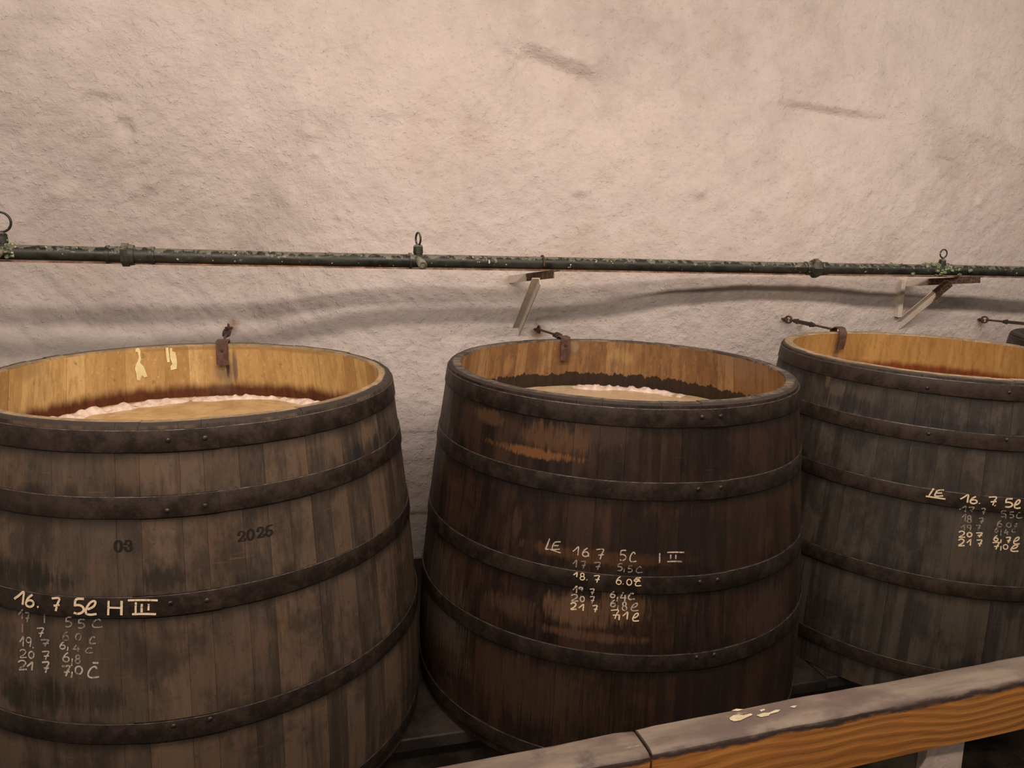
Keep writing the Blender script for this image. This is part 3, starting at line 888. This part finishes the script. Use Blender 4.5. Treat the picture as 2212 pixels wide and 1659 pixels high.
def ribbon(mb, k, uv, wpx, off=.0016, widths=None):
    """a stroke lying on the curved side of vat k"""
    pts = []
    for p in uv:
        q = hit(k, p[0], p[1])
        if q: pts.append(q)
    if len(pts) < 2: return
    vs = []; fs = []
    for i, (p, n) in enumerate(pts):
        d = pts[min(i+1, len(pts)-1)][0]-pts[max(i-1, 0)][0]
        nl = np.linalg.norm(d)
        if nl < 1e-7: d = np.array([0, 0, 1.]); nl = 1
        s = np.cross(n, d/nl); s /= max(1e-9, np.linalg.norm(s))
        dist = np.linalg.norm(p+np.array([VATS[k]['c'][0], VATS[k]['c'][1], PZ])-CAMP)
        hw = wpx/FPX*dist*.5*(widths[i] if widths else 1.0)
        vs += [p+n*off-s*hw, p+n*off+s*hw]
    for i in range(len(pts)-1): fs.append((2*i, 2*i+1, 2*i+3, 2*i+2))
    mb.add(vs, fs)
def write(k, name, items, ox, oy, sc, mat, wpx, label):
    mb = MB()
    for ch, x0, x1, y0, y1 in items:
        for st in G[ch]:
            uv = [(ox+(x0+p[0]*(x1-x0))/sc, oy+(y0+p[1]*(y1-y0))/sc) for p in st]
            ribbon(mb, k, smooth_poly(uv, 1.6), wpx*.78*rnd.uniform(.85, 1.1))
    L = np.zeros(3)
    o = mesh_obj(name, mb.v, mb.f, mat, ROOT[k])
    o['label'] = label; o['kind'] = 'stuff'
    return o
S1 = (0, 1250, 5.53)
write(1, 'chalk_writing', [('1', 175, 325, 155, 310), ('6', 305, 415, 190, 335), ('.', 440, 480, 300, 345), ('7', 620, 718, 225, 385), ('5', 870, 1015, 240, 418), ('e', 1015, 1150, 265, 428),
      ('H', 1285, 1470, 262, 435), ('-', 1530, 1885, 235, 280), ('-', 1580, 1865, 400, 445), ('I', 1590, 1660, 280, 412), ('I', 1662, 1730, 300, 400), ('I', 1745, 1810, 300, 378)], *S1, CH, 5.2, 'bright chalk line 16. 7 5C H III on the hoop')
write(1, 'chalk_writing', [('1', 225, 290, 370, 480), ('7', 300, 355, 400, 520), ('I', 505, 570, 420, 530), ('5', 775, 865, 460, 575), ('5', 925, 1020, 485, 590), ('C', 1100, 1220, 480, 580),
      ('I', 250, 300, 540, 640), ('6', 750, 828, 630, 735), ('0', 905, 972, 655, 732), ('C', 1070, 1145, 690, 775), ('4', 880, 962, 790, 870), ('C', 1020, 1115, 820, 885), ('8', 900, 965, 910, 1010), ('7', 490, 590, 725, 805)], *S1, CHF, 3.6, 'half-wiped chalk readings below the hoop')
write(1, 'chalk_writing', [('7', 445, 527, 585, 695), ('1', 240, 300, 690, 805), ('9', 315, 382, 700, 815), ('.', 385, 420, 790, 830), ('6', 715, 788, 750, 838), (',', 800, 828, 810, 858), ('2', 240, 325, 845, 942), ('0', 345, 412, 868, 948),
      ('7', 505, 592, 865, 965), ('6', 750, 835, 880, 992), (',', 848, 880, 952, 1042)], *S1, CHM, 3.4, 'worn chalk readings 19. and 20. below the hoop')
write(1, 'chalk_writing', [('2', 218, 328, 975, 1087), ('1', 325, 415, 995, 1092), ('7', 505, 590, 990, 1122), ('7', 742, 840, 1038, 1165), (',', 845, 880, 1108, 1182), ('0', 898, 990, 1045, 1138), ('C', 1045, 1180, 1045, 1180), ('-', 1110, 1180, 990, 1020)], *S1, CHM, 4.2, 'chalk reading 21 7 7,0 C below the hoop')
S2 = (1150, 1140, 6.32)
write(2, 'chalk_writing', [('L', 170, 260, 145, 290), ('E', 270, 388, 185, 300), ('_', 235, 392, 290, 345), ('1', 555, 655, 258, 375), ('6', 678, 775, 275, 392), ('.', 760, 785, 370, 392), ('7', 872, 978, 288, 430),
      ('5', 1185, 1285, 308, 445), ('C', 1325, 1415, 330, 465), ('I', 1715, 1760, 345, 480), ('-', 1840, 2070, 320, 350), ('I', 1870, 1905, 365, 425), ('I', 1940, 1975, 365, 425), ('-', 1840, 2040, 445, 475)], *S2, CHM, 3.6, 'smudged chalk line LE 16. 7 5C above the hoop')
write(2, 'chalk_writing', [('1', 552, 622, 440, 540), ('7', 660, 728, 455, 553), ('7', 845, 932, 470, 572), ('5', 1155, 1232, 490, 585), (',', 1238, 1268, 560, 605), ('5', 1295, 1368, 520, 605), ('C', 1410, 1500, 530, 612)], *S2, CHF, 3.2, 'faint chalk line 17 7 5,5C')
write(2, 'chalk_writing', [('1', 562, 628, 608, 672), ('8', 648, 718, 618, 712), ('.', 735, 760, 690, 715), ('7', 840, 918, 650, 748), ('6', 1140, 1218, 665, 772), ('.', 1228, 1252, 750, 770), ('0', 1285, 1358, 702, 782), ('E', 1390, 1482, 678, 730), ('C', 1400, 1482, 718, 792)], *S2, CH, 3.4, 'chalk line 18. 7 6.0 on the hoop')
write(2, 'chalk_writing', [('1', 555, 625, 795, 888), ('9', 635, 692, 812, 862), ('7', 785, 845, 833, 910), ('6', 1060, 1132, 868, 952), (',', 1145, 1178, 942, 1002), ('4', 1203, 1290, 880, 1000), ('C', 1305, 1392, 890, 978),
      ('2', 530, 630, 908, 1002), ('0', 652, 712, 935, 1008), ('7', 785, 846, 935, 1032), ('6', 1063, 1138, 985, 1078), (',', 1150, 1182, 1058, 1118), ('8', 1222, 1292, 1013, 1128), ('e', 1340, 1440, 1028, 1132)], *S2, CHM, 3.6, 'chalk lines 19 7 6,4C and 20 7 6,8C')
write(2, 'chalk_writing', [('2', 522, 608, 1022, 1115), ('1', 630, 722, 1045, 1132), ('7', 820, 888, 1058, 1152), ('7', 1070, 1180, 1118, 1242), (',', 1172, 1200, 1182, 1258), ('1', 1232, 1322, 1148, 1248), ('e', 1362, 1450, 1165, 1272)], *S2, CH, 3.6, 'chalk line 21 7 7,1C')
S3 = (1950, 1030, 8.443)
write(3, 'chalk_writing', [('l', 450, 585, 212, 345), ('E', 585, 752, 235, 355), ('_', 420, 778, 352, 405), ('1', 1050, 1240, 325, 470), ('6', 1220, 1362, 358, 488), ('.', 1385, 1415, 455, 490), ('7', 1565, 1712, 362, 518), ('.', 1670, 1700, 500, 530),
      ('5', 1848, 2010, 400, 552), ('e', 2025, 2140, 420, 572)], *S3, CH, 3.6, 'bright chalk line LE 16. 7. 5C on the third hoop')
write(3, 'chalk_writing', [('1', 1030, 1190, 535, 642), ('7', 1200, 1302, 550, 642), ('7', 1430, 1505, 572, 682), ('5', 1775, 1888, 620, 732), (',', 1862, 1892, 710, 762), ('5', 1935, 2028, 640, 748), ('C', 2065, 2170, 648, 752),
      ('1', 1062, 1170, 680, 812), ('8', 1170, 1255, 705, 838), ('7', 1385, 1472, 750, 852), ('6', 1715, 1812, 795, 912), ('0', 1885, 1975, 840, 918), ('E', 2035, 2092, 850, 912),
      ('1', 1058, 1150, 878, 972), ('9', 1168, 1252, 880, 978), ('7', 1333, 1412, 880, 978), ('6', 1672, 1738, 930, 1012), (',', 1770, 1810, 950, 1072), ('4', 1852, 1930, 955, 1058), ('C', 1985, 2052, 940, 1008)], *S3, CHF, 2.8, 'fainter chalk readings 17, 18 and 19')
write(3, 'chalk_writing', [('2', 1020, 1140, 990, 1105), ('0', 1170, 1262, 1015, 1092), ('7', 1335, 1450, 1018, 1102), ('6', 1652, 1742, 1070, 1168), (',', 1770, 1805, 1140, 1205), ('7', 1875, 1965, 1100, 1205), ('e', 2010, 2125, 1100, 1225),
      ('2', 1012, 1132, 1135, 1258), ('1', 1165, 1262, 1140, 1252), ('7', 1345, 1445, 1148, 1268), ('7', 1632, 1760, 1190, 1322), (',', 1770, 1805, 1262, 1342), ('0', 1825, 1918, 1235, 1318), ('e', 1958, 2100, 1240, 1358)], *S3, CH, 3.0, 'chalk readings 20 7 6,7C and 21 7 7,0C')
# burnt-in serif figures: strokes swell on the verticals
GS = {'0': [arc(.5, .5, .36, .46, -90, 270, 22)],
      '2': [arc(.50, .28, .34, .24, -185, 35, 12)+[(.62, .6), (.2, .88), (.15, .93), (.55, .93), (.88, .93), (.93, .72)], arc(.20, .30, .06, .06, 0, 330, 8)],
      '3': [arc(.44, .27, .32, .22, -150, 75, 12)+arc(.44, .71, .38, .24, -75, 140, 14), arc(.16, .32, .06, .06, 0, 330, 8), arc(.14, .70, .06, .06, 0, 330, 8)],
      '5': [[(.92, -.02), (.3, .07), (.22, .50)]+arc(.46, .67, .38, .26, -115, 130, 14), arc(.15, .74, .06, .06, 0, 330, 8)]}
def stencil(k, items, ox, oy, sc, wpx, label, slope):
    mb = MB()
    for ch, x0, x1, y0, y1 in items:
        for st in GS[ch]:
            uv = [(ox+(x0+p[0]*(x1-x0))/sc, oy+(y0+p[1]*(y1-y0)+slope*(x1-x0)*(p[0]-.5))/sc) for p in st]
            uv = smooth_poly(uv, 1.2)
            wd = []
            for i in range(len(uv)):
                d = uv[min(i+1, len(uv)-1)]-uv[max(i-1, 0)]
                wd.append(.42+.75*abs(d[1])/max(1e-6, np.linalg.norm(d)))
            ribbon(mb, k, uv, wpx, widths=wd)
    o = mesh_obj('stencilled_number', mb.v, mb.f, INK, ROOT[k]); o['label'] = label; o['kind'] = 'stuff'
stencil(1, [('0', 232, 328, 335, 462), ('3', 345, 440, 330, 457)], 200, 1100, 5.027, 4.6, 'dark burnt-in figures 03', -.05)
stencil(1, [('2', 1570, 1660, 235, 350), ('0', 1670, 1760, 212, 332), ('2', 1780, 1864, 190, 308), ('5', 1870, 1960, 175, 292)], 200, 1100, 5.027, 4.4, 'dark burnt-in figures 2025', -.16)

# ------------------------------------------------------------------ pipe line
BRS = mat_iron('pale limed brass', (.09, .085, .055), (.26, .24, .17), .6, metal=.1, sc=40)
MP = mat_pipe(); CR = mat_crust()
RUST = mat_iron('rusty strap iron', (.045, .020, .013), (.12, .055, .028), .7, metal=.1, sc=30)
RUSTD = mat_iron('dark rusty iron', (.022, .012, .009), (.060, .030, .018), .7, metal=.1, sc=30)
PR = .0385
pp = empty('beer_pipe', pipe_at(1100), 'long green-black copper pipe running along the wall above the vats', 'pipe')
P0 = np.array(pp.location)
def along(u0, u1, n=8): return [pipe_at(u0+(u1-u0)*i/n) for i in range(n+1)]
def pdir(u):
    d = pipe_at(u+8)-pipe_at(u-8); return d/np.linalg.norm(d)
for u0, u1 in ((-160, 262), (262, 1752), (1752, 2420)):
    us = sorted(set([u0, u1]+[q for q, _ in PIPE_UV if u0 < q < u1]))
    MB().tube([pipe_at(u) for u in us], PR, 24).build('pipe_section', MP, pp, 50, P0)
# union coupling at the left: two sleeves and a hexagon nut
def sleeve(u0, u1, r, name, n=24):
    return MB().tube([pipe_at(u0), pipe_at(u1)], r, n).build(name, MP, pp, 25 if n < 10 else 50, P0)
cp = sleeve(233, 330, PR*1.13, 'coupling')
def sub(mb, name, mat, par, sm=50):
    o = mb.build(name, mat, None, sm, P0); o.parent = par; return o
d = pdir(275)
sub(MB().tube([pipe_at(263), pipe_at(279)], PR*1.62, 6), 'union_nut', MP, cp, 20)
sub(MB().tube([pipe_at(279), pipe_at(290)], [PR*1.50, PR*1.38], 20), 'collar', MP, cp)
sub(MB().tube([pipe_at(228), pipe_at(236)], PR*1.24, 20), 'collar', MP, cp)
sub(MB().tube([pipe_at(324), pipe_at(332)], PR*1.22, 20), 'collar', MP, cp)
cp2 = sleeve(1738, 1784, PR*1.16, 'coupling')
sub(MB().tube([pipe_at(1750), pipe_at(1757), pipe_at(1764), pipe_at(1770)], [PR*1.25, PR*1.75, PR*1.75, PR*1.25], 8), 'union_nut', MP, cp2, 20)
for u0, u1 in ((52, 62), (118, 124), (1030, 1034)): pass
def px2m(u): return np.linalg.norm(pipe_at(u)-CAMP)/FPX
def ring(mb, c, e1, e2, r, rr_, sx=1.0, n=28):
    mb.tube([c+e1*math.cos(2*PI*i/n)*r*sx+e2*math.sin(2*PI*i/n)*r for i in range(n)], rr_, 8, closed=True)
Z3 = np.array([0, 0, 1.]); X3 = np.array([1., 0, 0]); Y3 = np.array([0, 1., 0])
def tap(u, ring_v, ring_r, face, body_w, stem_top, spout_dir, spout_r, spout_len, u_sp, v_sp):
    s = px2m(u); c = pipe_at(u)
    mb = MB().tube([c+Z3*PR*.6, c+Z3*(PR+.010)], .026, 16).tube([c+Z3*(PR+.006), c+Z3*stem_top], [body_w, body_w*.92], 12)
    b = mb.build('tap', MP, pp, 40, P0)
    cen = c+Z3*ring_v
    rb = MB(); ring(rb, cen, face, Z3, ring_r, .0062 if ring_r > .03 else .0048)
    rb.tube([c+Z3*stem_top*.96, c+Z3*(ring_v-ring_r)], [.013, .008], 10)
    sub(rb, 'ring_handle', MP, b)
    sub(MB().ball(c+Z3*stem_top, body_w*.95, 12, 6, (1, 1, .55)), 'bonnet', MP, b)
    if spout_len:
        e = c+Z3*.012
        sp = MB()
        q1 = e+spout_dir*(PR*.6); q2 = e+spout_dir*(PR+spout_len)
        sp.tube([q1, q2], [spout_r*.85, spout_r], 16, cap=False).tube([q1, q2-spout_dir*.004], [spout_r*.6, spout_r*.66], 16)
        sp.tube([q2, q2+spout_dir*.002], [spout_r, spout_r*.66], 16, cap=False)
        sub(sp, 'spout', BRS, b)
        sub(MB().tube([c-pdir(u)*.055, c-pdir(u)*.04], PR*1.22, 18), 'collar', MP, b)
    return b
sd = np.array([-.10, -.93, -.30]); sd /= np.linalg.norm(sd)
tap(6, .150, .050, X3, .030, .085, sd, .022, .045, 0, 0)
sd2 = np.array([.12, -.94, -.28]); sd2 /= np.linalg.norm(sd2)
tap(903, .128, .036, (.25*X3-.97*Y3), .030, .082, sd2, .027, .070, 0, 0)
tap(2033, .118, .030, X3, .026, .068, sd, .02, 0, 0, 0)
cr = MB()
for i in range(46):
    u = rnd.gauss(2020, 26) if i < 30 else rnd.uniform(1900, 2070); c = pipe_at(u); a = rnd.uniform(-2.6, .6)
    q = c+np.array([0, math.sin(a-PI/2)*0, 0])+(Z3*math.cos(a)+Y3*math.sin(a))*PR
    cr.ball(q, rnd.uniform(.008, .020), 7, 4, (1.2, .8, .7), .25)
for u, v_, r_ in ((1995, .04, .022), (2008, .045, .02), (2045, .03, .02), (2052, .035, .018), (2040, .0, .018)):
    cr.ball(pipe_at(u)+Z3*v_*.8-Y3*.01, r_, 8, 5, (1.2, 1, .8), .25)
o = cr.build('verdigris_crust', CR, pp, 60, P0); o['kind'] = 'stuff'; o['label'] = 'lumpy pale green crust around the right tap'
cr = MB()
for i in range(12): 
    c = pipe_at(rnd.uniform(10, 34)); a = rnd.uniform(-2.2, .3)
    cr.ball(c+(Z3*math.cos(a)+Y3*math.sin(a))*PR*1.05, rnd.uniform(.007, .013), 7, 4, (1, .8, .8), .3)
o = cr.build('verdigris_crust', CR, pp, 60, P0); o['kind'] = 'stuff'

# flat rusty strip that carries the pipe
st = MB()
sp_ = [pipe_at(u)-Z3*(PR+.006) for u in (-160, 300, 900, 1340, 1760, 2212, 2420)]
for a, b in zip(sp_[:-1], sp_[1:]):
    dd = b-a; ln = np.linalg.norm(dd); st.box((a+b)/2, dd/2, (0, .012, 0), (0, 0, .0048))
STRIP = mat_iron('rust streaked pale strip', (.10, .040, .018), (.30, .19, .12), .8, metal=.0, sc=9)
o = st.build('support_strip', STRIP, None, 30, sp_[3]); o.location = tuple(sp_[3])
tag(o, 'thin rusty flat bar lying under the long pipe', 'strip')

# wall brackets of angle iron
MPA = mat_painted_iron(4.62, 4.82); MPB1 = mat_painted_iron(4.36, 4.50); MPB2 = mat_painted_iron(4.58, 4.70)
def angle_bar(mb, a, b, side, face, wd=.048, th=.006):
    """L-section from a to b; one leg along side, the other along face"""
    a, b = np.array(a, float), np.array(b, float); d = b-a; dn = d/np.linalg.norm(d)
    side = side-dn*(side@dn); side /= np.linalg.norm(side)
    face = face-dn*(face@dn)-side*(face@side); face /= np.linalg.norm(face)
    mb.extrude([(0, 0), (wd, 0), (wd, th), (th, th), (th, wd), (0, wd)], a, side, face, d)
def bracket(MPB, uc, wall_end, tip, brace_top, brace_bot, post, label):
    pz = pipe_at(uc)-Z3*(PR+.011)
    w0 = at_wall(*wall_end); t0 = at(*tip, y=pz[1]-.13)
    # arm passes right under the strip
    e = (t0-w0); k_ = (pz[1]-w0[1])/e[1]; zmid = w0[2]+e[2]*k_
    sh = pz[2]-zmid; t0 = t0+Z3*sh*1.0; w0 = w0+Z3*sh
    w0 = w0+(w0-t0)/np.linalg.norm(w0-t0)*.10
    root = empty('pipe_bracket', w0, label, 'bracket', 'angle-iron brackets carrying the pipe')
    L = np.array(root.location)
    mb = MB(); angle_bar(mb, w0, t0, X3, -Z3, .050, .007); mb.build('arm', MPA, root, 30, L)
    bt = at(*brace_top, y=pz[1]+.02); bb = at_wall(*brace_bot)
    bb2 = bb+(bb-bt)/np.linalg.norm(bb-bt)*.05
    mb = MB(); angle_bar(mb, bt+X3*.048, bb2+X3*.048, -X3, -Y3-Z3, .050, .006); mb.build('brace', MPB, root, 30, L)
    if post:
        a, b = at_wall(*post[0], -.01), at_wall(*post[1], -.01)
        MB().box((a+b)/2, (b-a)/2, (.020, 0, 0), (0, .03, 0)).build('wall_plate', MPB, root, 30, L)
    return root
b1 = bracket(MPB1, 1163, (1100, 594), (1195, 581), (1150, 600), (1108, 706), None, 'limewashed iron bracket under the pipe between left and middle vats, behind the clip')
b2 = bracket(MPB2, 2030, (1947, 602), (2118, 593), (2040, 606), (1938, 692), ((1947, 604), (1937, 684)), 'rust-stained triangular iron bracket under the pipe near the right tap')
c = pipe_at(1163)
cl = MB().tube([c+(Z3*math.cos(a)+Y3*math.sin(a))*(PR+.006)+X3*.0 for a in np.linspace(-PI*.62, PI*.62, 16)], .006, 8)
o = cl.build('pipe_clip', RUST, b1, 50, np.array(b1.location)); 

# ------------------------------------------------------------------ tie rods between wall and vat rims
HOOK = mat_iron('red brown rusty plate', (.060, .028, .020), (.115, .055, .038), .5, metal=.1, sc=25)
def tie_rod(k, u_clamp, wall_uv, length, wd, tb, label, rounded=False, plate_len=.115):
    V = VATS[k]; R = V['R']; rz = V['rim']
    x = at(u_clamp, 735, z=rz)[0] if False else None
    # azimuth on the rim: where the ray through the clamp column meets the back of the rim
    best = None
    for a in np.linspace(.9, 2.3, 600):
        p = np.array([V['c'][0]+.86*R*math.cos(a), V['c'][1]+.86*R*math.sin(a), rz])-CAMP
        u = p@RG/(p@fwd)*FPX+IW/2
        if best is None or abs(u-u_clamp) < best[0]: best = (abs(u-u_clamp), a)
    a = best[1]
    e = np.array([math.cos(a), math.sin(a), 0]); s = np.array([-e[1], e[0], 0])
    cc = np.array([V['c'][0], V['c'][1], 0])
    ro = prof(0)*R; ri = ro-TH
    wq = at_wall(*wall_uv, -.02)
    root = empty('tie_rod', wq, label, 'tie rod', 'iron tie rods between wall and vats')
    L = np.array(root.location)
    th = .007; lift = .012
    if rounded: pr = [(ri-.008, rz-plate_len), (ri-.022, rz-.055), (ri-.022, rz+.0), (ri-.004, rz+.026), (ri+.026, rz+.030), (ro-.02, rz+.022), (ro+.006, rz+.012), (ro+.008, rz-.02)]
    else: pr = [(ri-.006, rz-plate_len), (ri-.006, rz+lift-.004), (ri-.002, rz+lift), (ro+.004, rz+lift), (ro+.010, rz+lift-.006), (ro+.010, rz-.02)]
    pr2 = []
    P = [np.array(q) for q in pr]
    for i, q in enumerate(P):
        d = P[min(i+1, len(P)-1)]-P[max(i-1, 0)]; d /= np.linalg.norm(d); n = np.array([-d[1], d[0]])
        pr2.append(q+n*th)
    outline = [tuple(q) for q in P]+[tuple(q) for q in pr2[::-1]]
    mb = MB()
    n = len(P); vs = []; fs = []
    for j, sgn in enumerate((-1, 1)):
        for q in list(P)+list(pr2): vs.append(cc+e*q[0]+Z3*q[1]+s*sgn*wd/2)
    m2 = 2*n
    for i in range(n-1):
        fs.append((i, i+1, m2+i+1, m2+i)); fs.append((n+i, m2+n+i, m2+n+i+1, n+i+1))
        fs.append((i, n+i, n+i+1, i+1)); fs.append((m2+i, m2+i+1, m2+n+i+1, m2+n+i))
    fs.append((0, m2, m2+n, n)); fs.append((n-1, 2*n-1, m2+2*n-1, m2+n-1))
    mb.add(vs, fs)
    hp = mb.build('hook_plate', HOOK, root, 40, L)
    bp = cc+e*(ri-.006-th)+Z3*(rz-.035)
    MB().ball(bp, .008, 8, 5).build('bolt', RUSTD, hp, 60, L).parent = hp
    p0 = cc+e*(ro+.006)+Z3*(rz+.010)
    dv = wq-p0; ln = np.linalg.norm(dv); dn = dv/ln
    # rod, turnbuckle, wall eye
    t0_, t1_ = tb
    q0, q1 = p0+dv*t0_, p0+dv*t1_
    MB().tube([p0-dn*.01, q0], .0075, 10).build('rod', RUST, root, 50, L)
    sx = np.cross(dn, Z3); sx /= np.linalg.norm(sx); sz = np.cross(sx, dn)
    tbm = MB()
    hl = (q1-q0)
    for sg in (-1, 1): tbm.box((q0+q1)/2+sx*sg*.016, hl/2, sx*.006, sz*.011)
    tbm.tube([q0-dn*.012, q0+dn*.022], [.012, .021], 8).tube([q1-dn*.022, q1+dn*.012], [.021, .012], 8)
    tbm.build('turnbuckle', RUSTD, root, 30, L)
    MB().tube([q1, wq-dn*.03], .008, 10).build('rod', RUST, root, 50, L)
    ey = MB(); ring(ey, wq-dn*.022, dn, sz, .024, .007, n=20)
    ring(ey, wq+Y3*.008, sx, dn, .020, .006, n=20)
    ey.tube([wq+Y3*.01, wq+Y3*.10], .010, 8)
    ey.ball(wq-dn*.006-Z3*.012, .014, 8, 5, jit=.2)
    ey.build('wall_eye', RUST, root, 50, L)
tie_rod(1, 482, (494, 708), .55, .064, (.42, .74), 'rusty tie rod with red-brown hook plate on the nearest left vat')
tie_rod(2, 1217, (1162, 711), .55, .062, (.10, .24), 'short rusty tie rod hooked over the dark middle vat', plate_len=.13)
tie_rod(3, 1808, (1697, 689), .55, .058, (.42, .80), 'rusty tie rod with turnbuckle and rounded hook on the silver-grey vat', True, plate_len=.12)
tie_rod(4, 2262, (2120, 690), .55, .060, (.20, .62), 'dark tie rod with turnbuckle leading to the black far right vat')

# ------------------------------------------------------------------ handrail in the foreground
MR = mat_rail()
RD = np.array([.99916, .04095, 0]); RN = np.array([-.04095, .99916, 0])
RF = CAMP+ray(2212, 1468)*1.65           # a point of the front upper arris
RW, RH = .080, .128
def rail(s0, s1, name, label, dip):
    org = RF+RD*(s0+s1)/2
    L = (s1-s0)
    n = max(2, int(L/.04))
    # section: worn round arris in front, outline in (across, up)
    sec = [(0, -RH), (0, -.016), (.003, -.006), (.010, -.001), (.022, 0), (RW-.012, 0), (RW-.003, -.004), (RW, -.014), (RW, -RH)]
    vs = []; fs = []
    for i in range(n+1):
        s = -L/2+L*i/n
        endc = min(1, (i/n)*L/.006, (1-i/n)*L/.006)
        for a, b in sec:
            w1 = .0015*float(vnoise(np.array([(s+s0)*9.]), np.array([b*30]), 91)[0])
            aa = a-w1 if a < .03 else a+w1
            bb = b+(.0012*float(vnoise(np.array([(s+s0)*14.]), np.array([a*60]), 92)[0]) if b > -.03 else 0)
            if i in (0, n): bb -= .002 if b > -.03 else 0; aa = aa*.96+.002
            vs.append((s, aa, bb+dip))
    m_ = len(sec)
    for i in range(n):
        for j in range(m_): fs.append((i*m_+j, i*m_+(j+1) % m_, (i+1)*m_+(j+1) % m_, (i+1)*m_+j))
    fs.append(tuple(range(m_))[::-1]); fs.append(tuple(n*m_+j for j in range(m_)))
    me = mesh_obj(name, vs, fs, MR, None, 35)
    bm = bmesh.new(); bm.from_mesh(me.data); bmesh.ops.recalc_face_normals(bm, faces=bm.faces); bm.to_mesh(me.data); bm.free()
    me.location = tuple(org); me.rotation_euler = (0, 0, math.atan2(RD[1], RD[0]))
    return tag(me, label, 'handrail', 'butted lengths of the wooden handrail')
JS = -.912
r1 = rail(JS+.003, 1.6, 'handrail_beam', 'long orange-sided wooden handrail beam at lower right, worn grey on top', 0)
r2 = rail(-2.6, JS-.003, 'handrail_beam', 'wooden handrail beam butting from the left, running off the bottom edge', -.003)
# flaked paint left on the top
def rail_pt(u, v, off=.0015):
    q = at(u, v, z=RF[2]+off); q[2] = RF[2]+off; return q
FLK = mat_plain('cream paint flake', (.50, .42, .26), (.62, .54, .36), 60, .7, .3, .002)
for pts in ([(1576, 1550), (1584, 1545), (1596, 1543), (1606, 1545), (1622, 1541), (1626, 1544), (1612, 1550), (1600, 1556), (1586, 1558), (1577, 1555)],
            [(1634, 1545), (1648, 1540), (1662, 1539), (1676, 1533), (1686, 1533), (1680, 1538), (1664, 1542), (1660, 1546), (1644, 1549)],
            [(1580, 1535), (1590, 1531), (1606, 1532), (1594, 1536)], [(1706, 1527), (1714, 1524), (1722, 1524), (1716, 1529)], [(1640, 1534), (1650, 1531), (1654, 1533), (1645, 1537)]):
    vs = [rail_pt(*q) for q in pts]
    inv = r1.matrix_basis.inverted()
    o = mesh_obj('paint_flake', [inv @ Vector(v_) for v_ in vs], [tuple(range(len(vs)))], FLK, r1)
    o['label'] = 'cream paint flake on the worn top'

# masonry pier under the rail
PM = mat_plain('pinkish plastered pier', (.60, .47, .39), (.78, .64, .54), 14, .9, .6, .006)
PMD = mat_plain('dark concrete pier side', (.06, .048, .036), (.16, .13, .10), 12, .9, .7, .008)  # left half of the pier, toned much darker than the plaster
def pier():
    s0, s1 = -.232, -.118
    top = RF[2]-RH-.001
    fr = .012
    c0 = RF+RD*s0+RN*fr; wx = (s1-s0)
    root = empty('rail_pier', (*(c0+RD*wx/2)[:2], 0), 'pale plastered pier under the handrail at lower right, with a darker concrete side', 'pier')
    L = np.array(root.location)
    n = 26; vs = []; fs = []
    cor = [(-.0, 0), (wx, 0), (wx+.004, .10), (.0, .10)]
    mb = MB()
    for i in range(n+1):
        z = top*i/n
        for a, b in cor:
            j = .004*float(vnoise(np.array([z*9.]), np.array([a*40+b*10]), 95)[0])
            r_ = -.010*max(0, 1-abs(i-n)/2.) if a > .05 else 0
            vs.append(c0*np.array([1, 1, 0])+RD*(a+j+r_)+RN*(b+j)+Z3*z)
    for i in range(n):
        for j in range(4): fs.append((i*4+j, i*4+(j+1) % 4, (i+1)*4+(j+1) % 4, (i+1)*4+j))
    fs.append((3, 2, 1, 0)); fs.append(tuple(n*4+j for j in range(4)))
    mb.add(vs, fs); mb.build('plaster_face', PM, root, 30, L)
    c = c0+RD*(-.075)+RN*.02
    mb = MB(); hh = (top-.006)/2
    mb.box((c[0], c[1]+.05, hh), RD*.075, RN*.05, Z3*hh); o = mb.build('concrete_side', PMD, root, 30, L)
    o['label'] = 'rough grey concrete half'
pier()
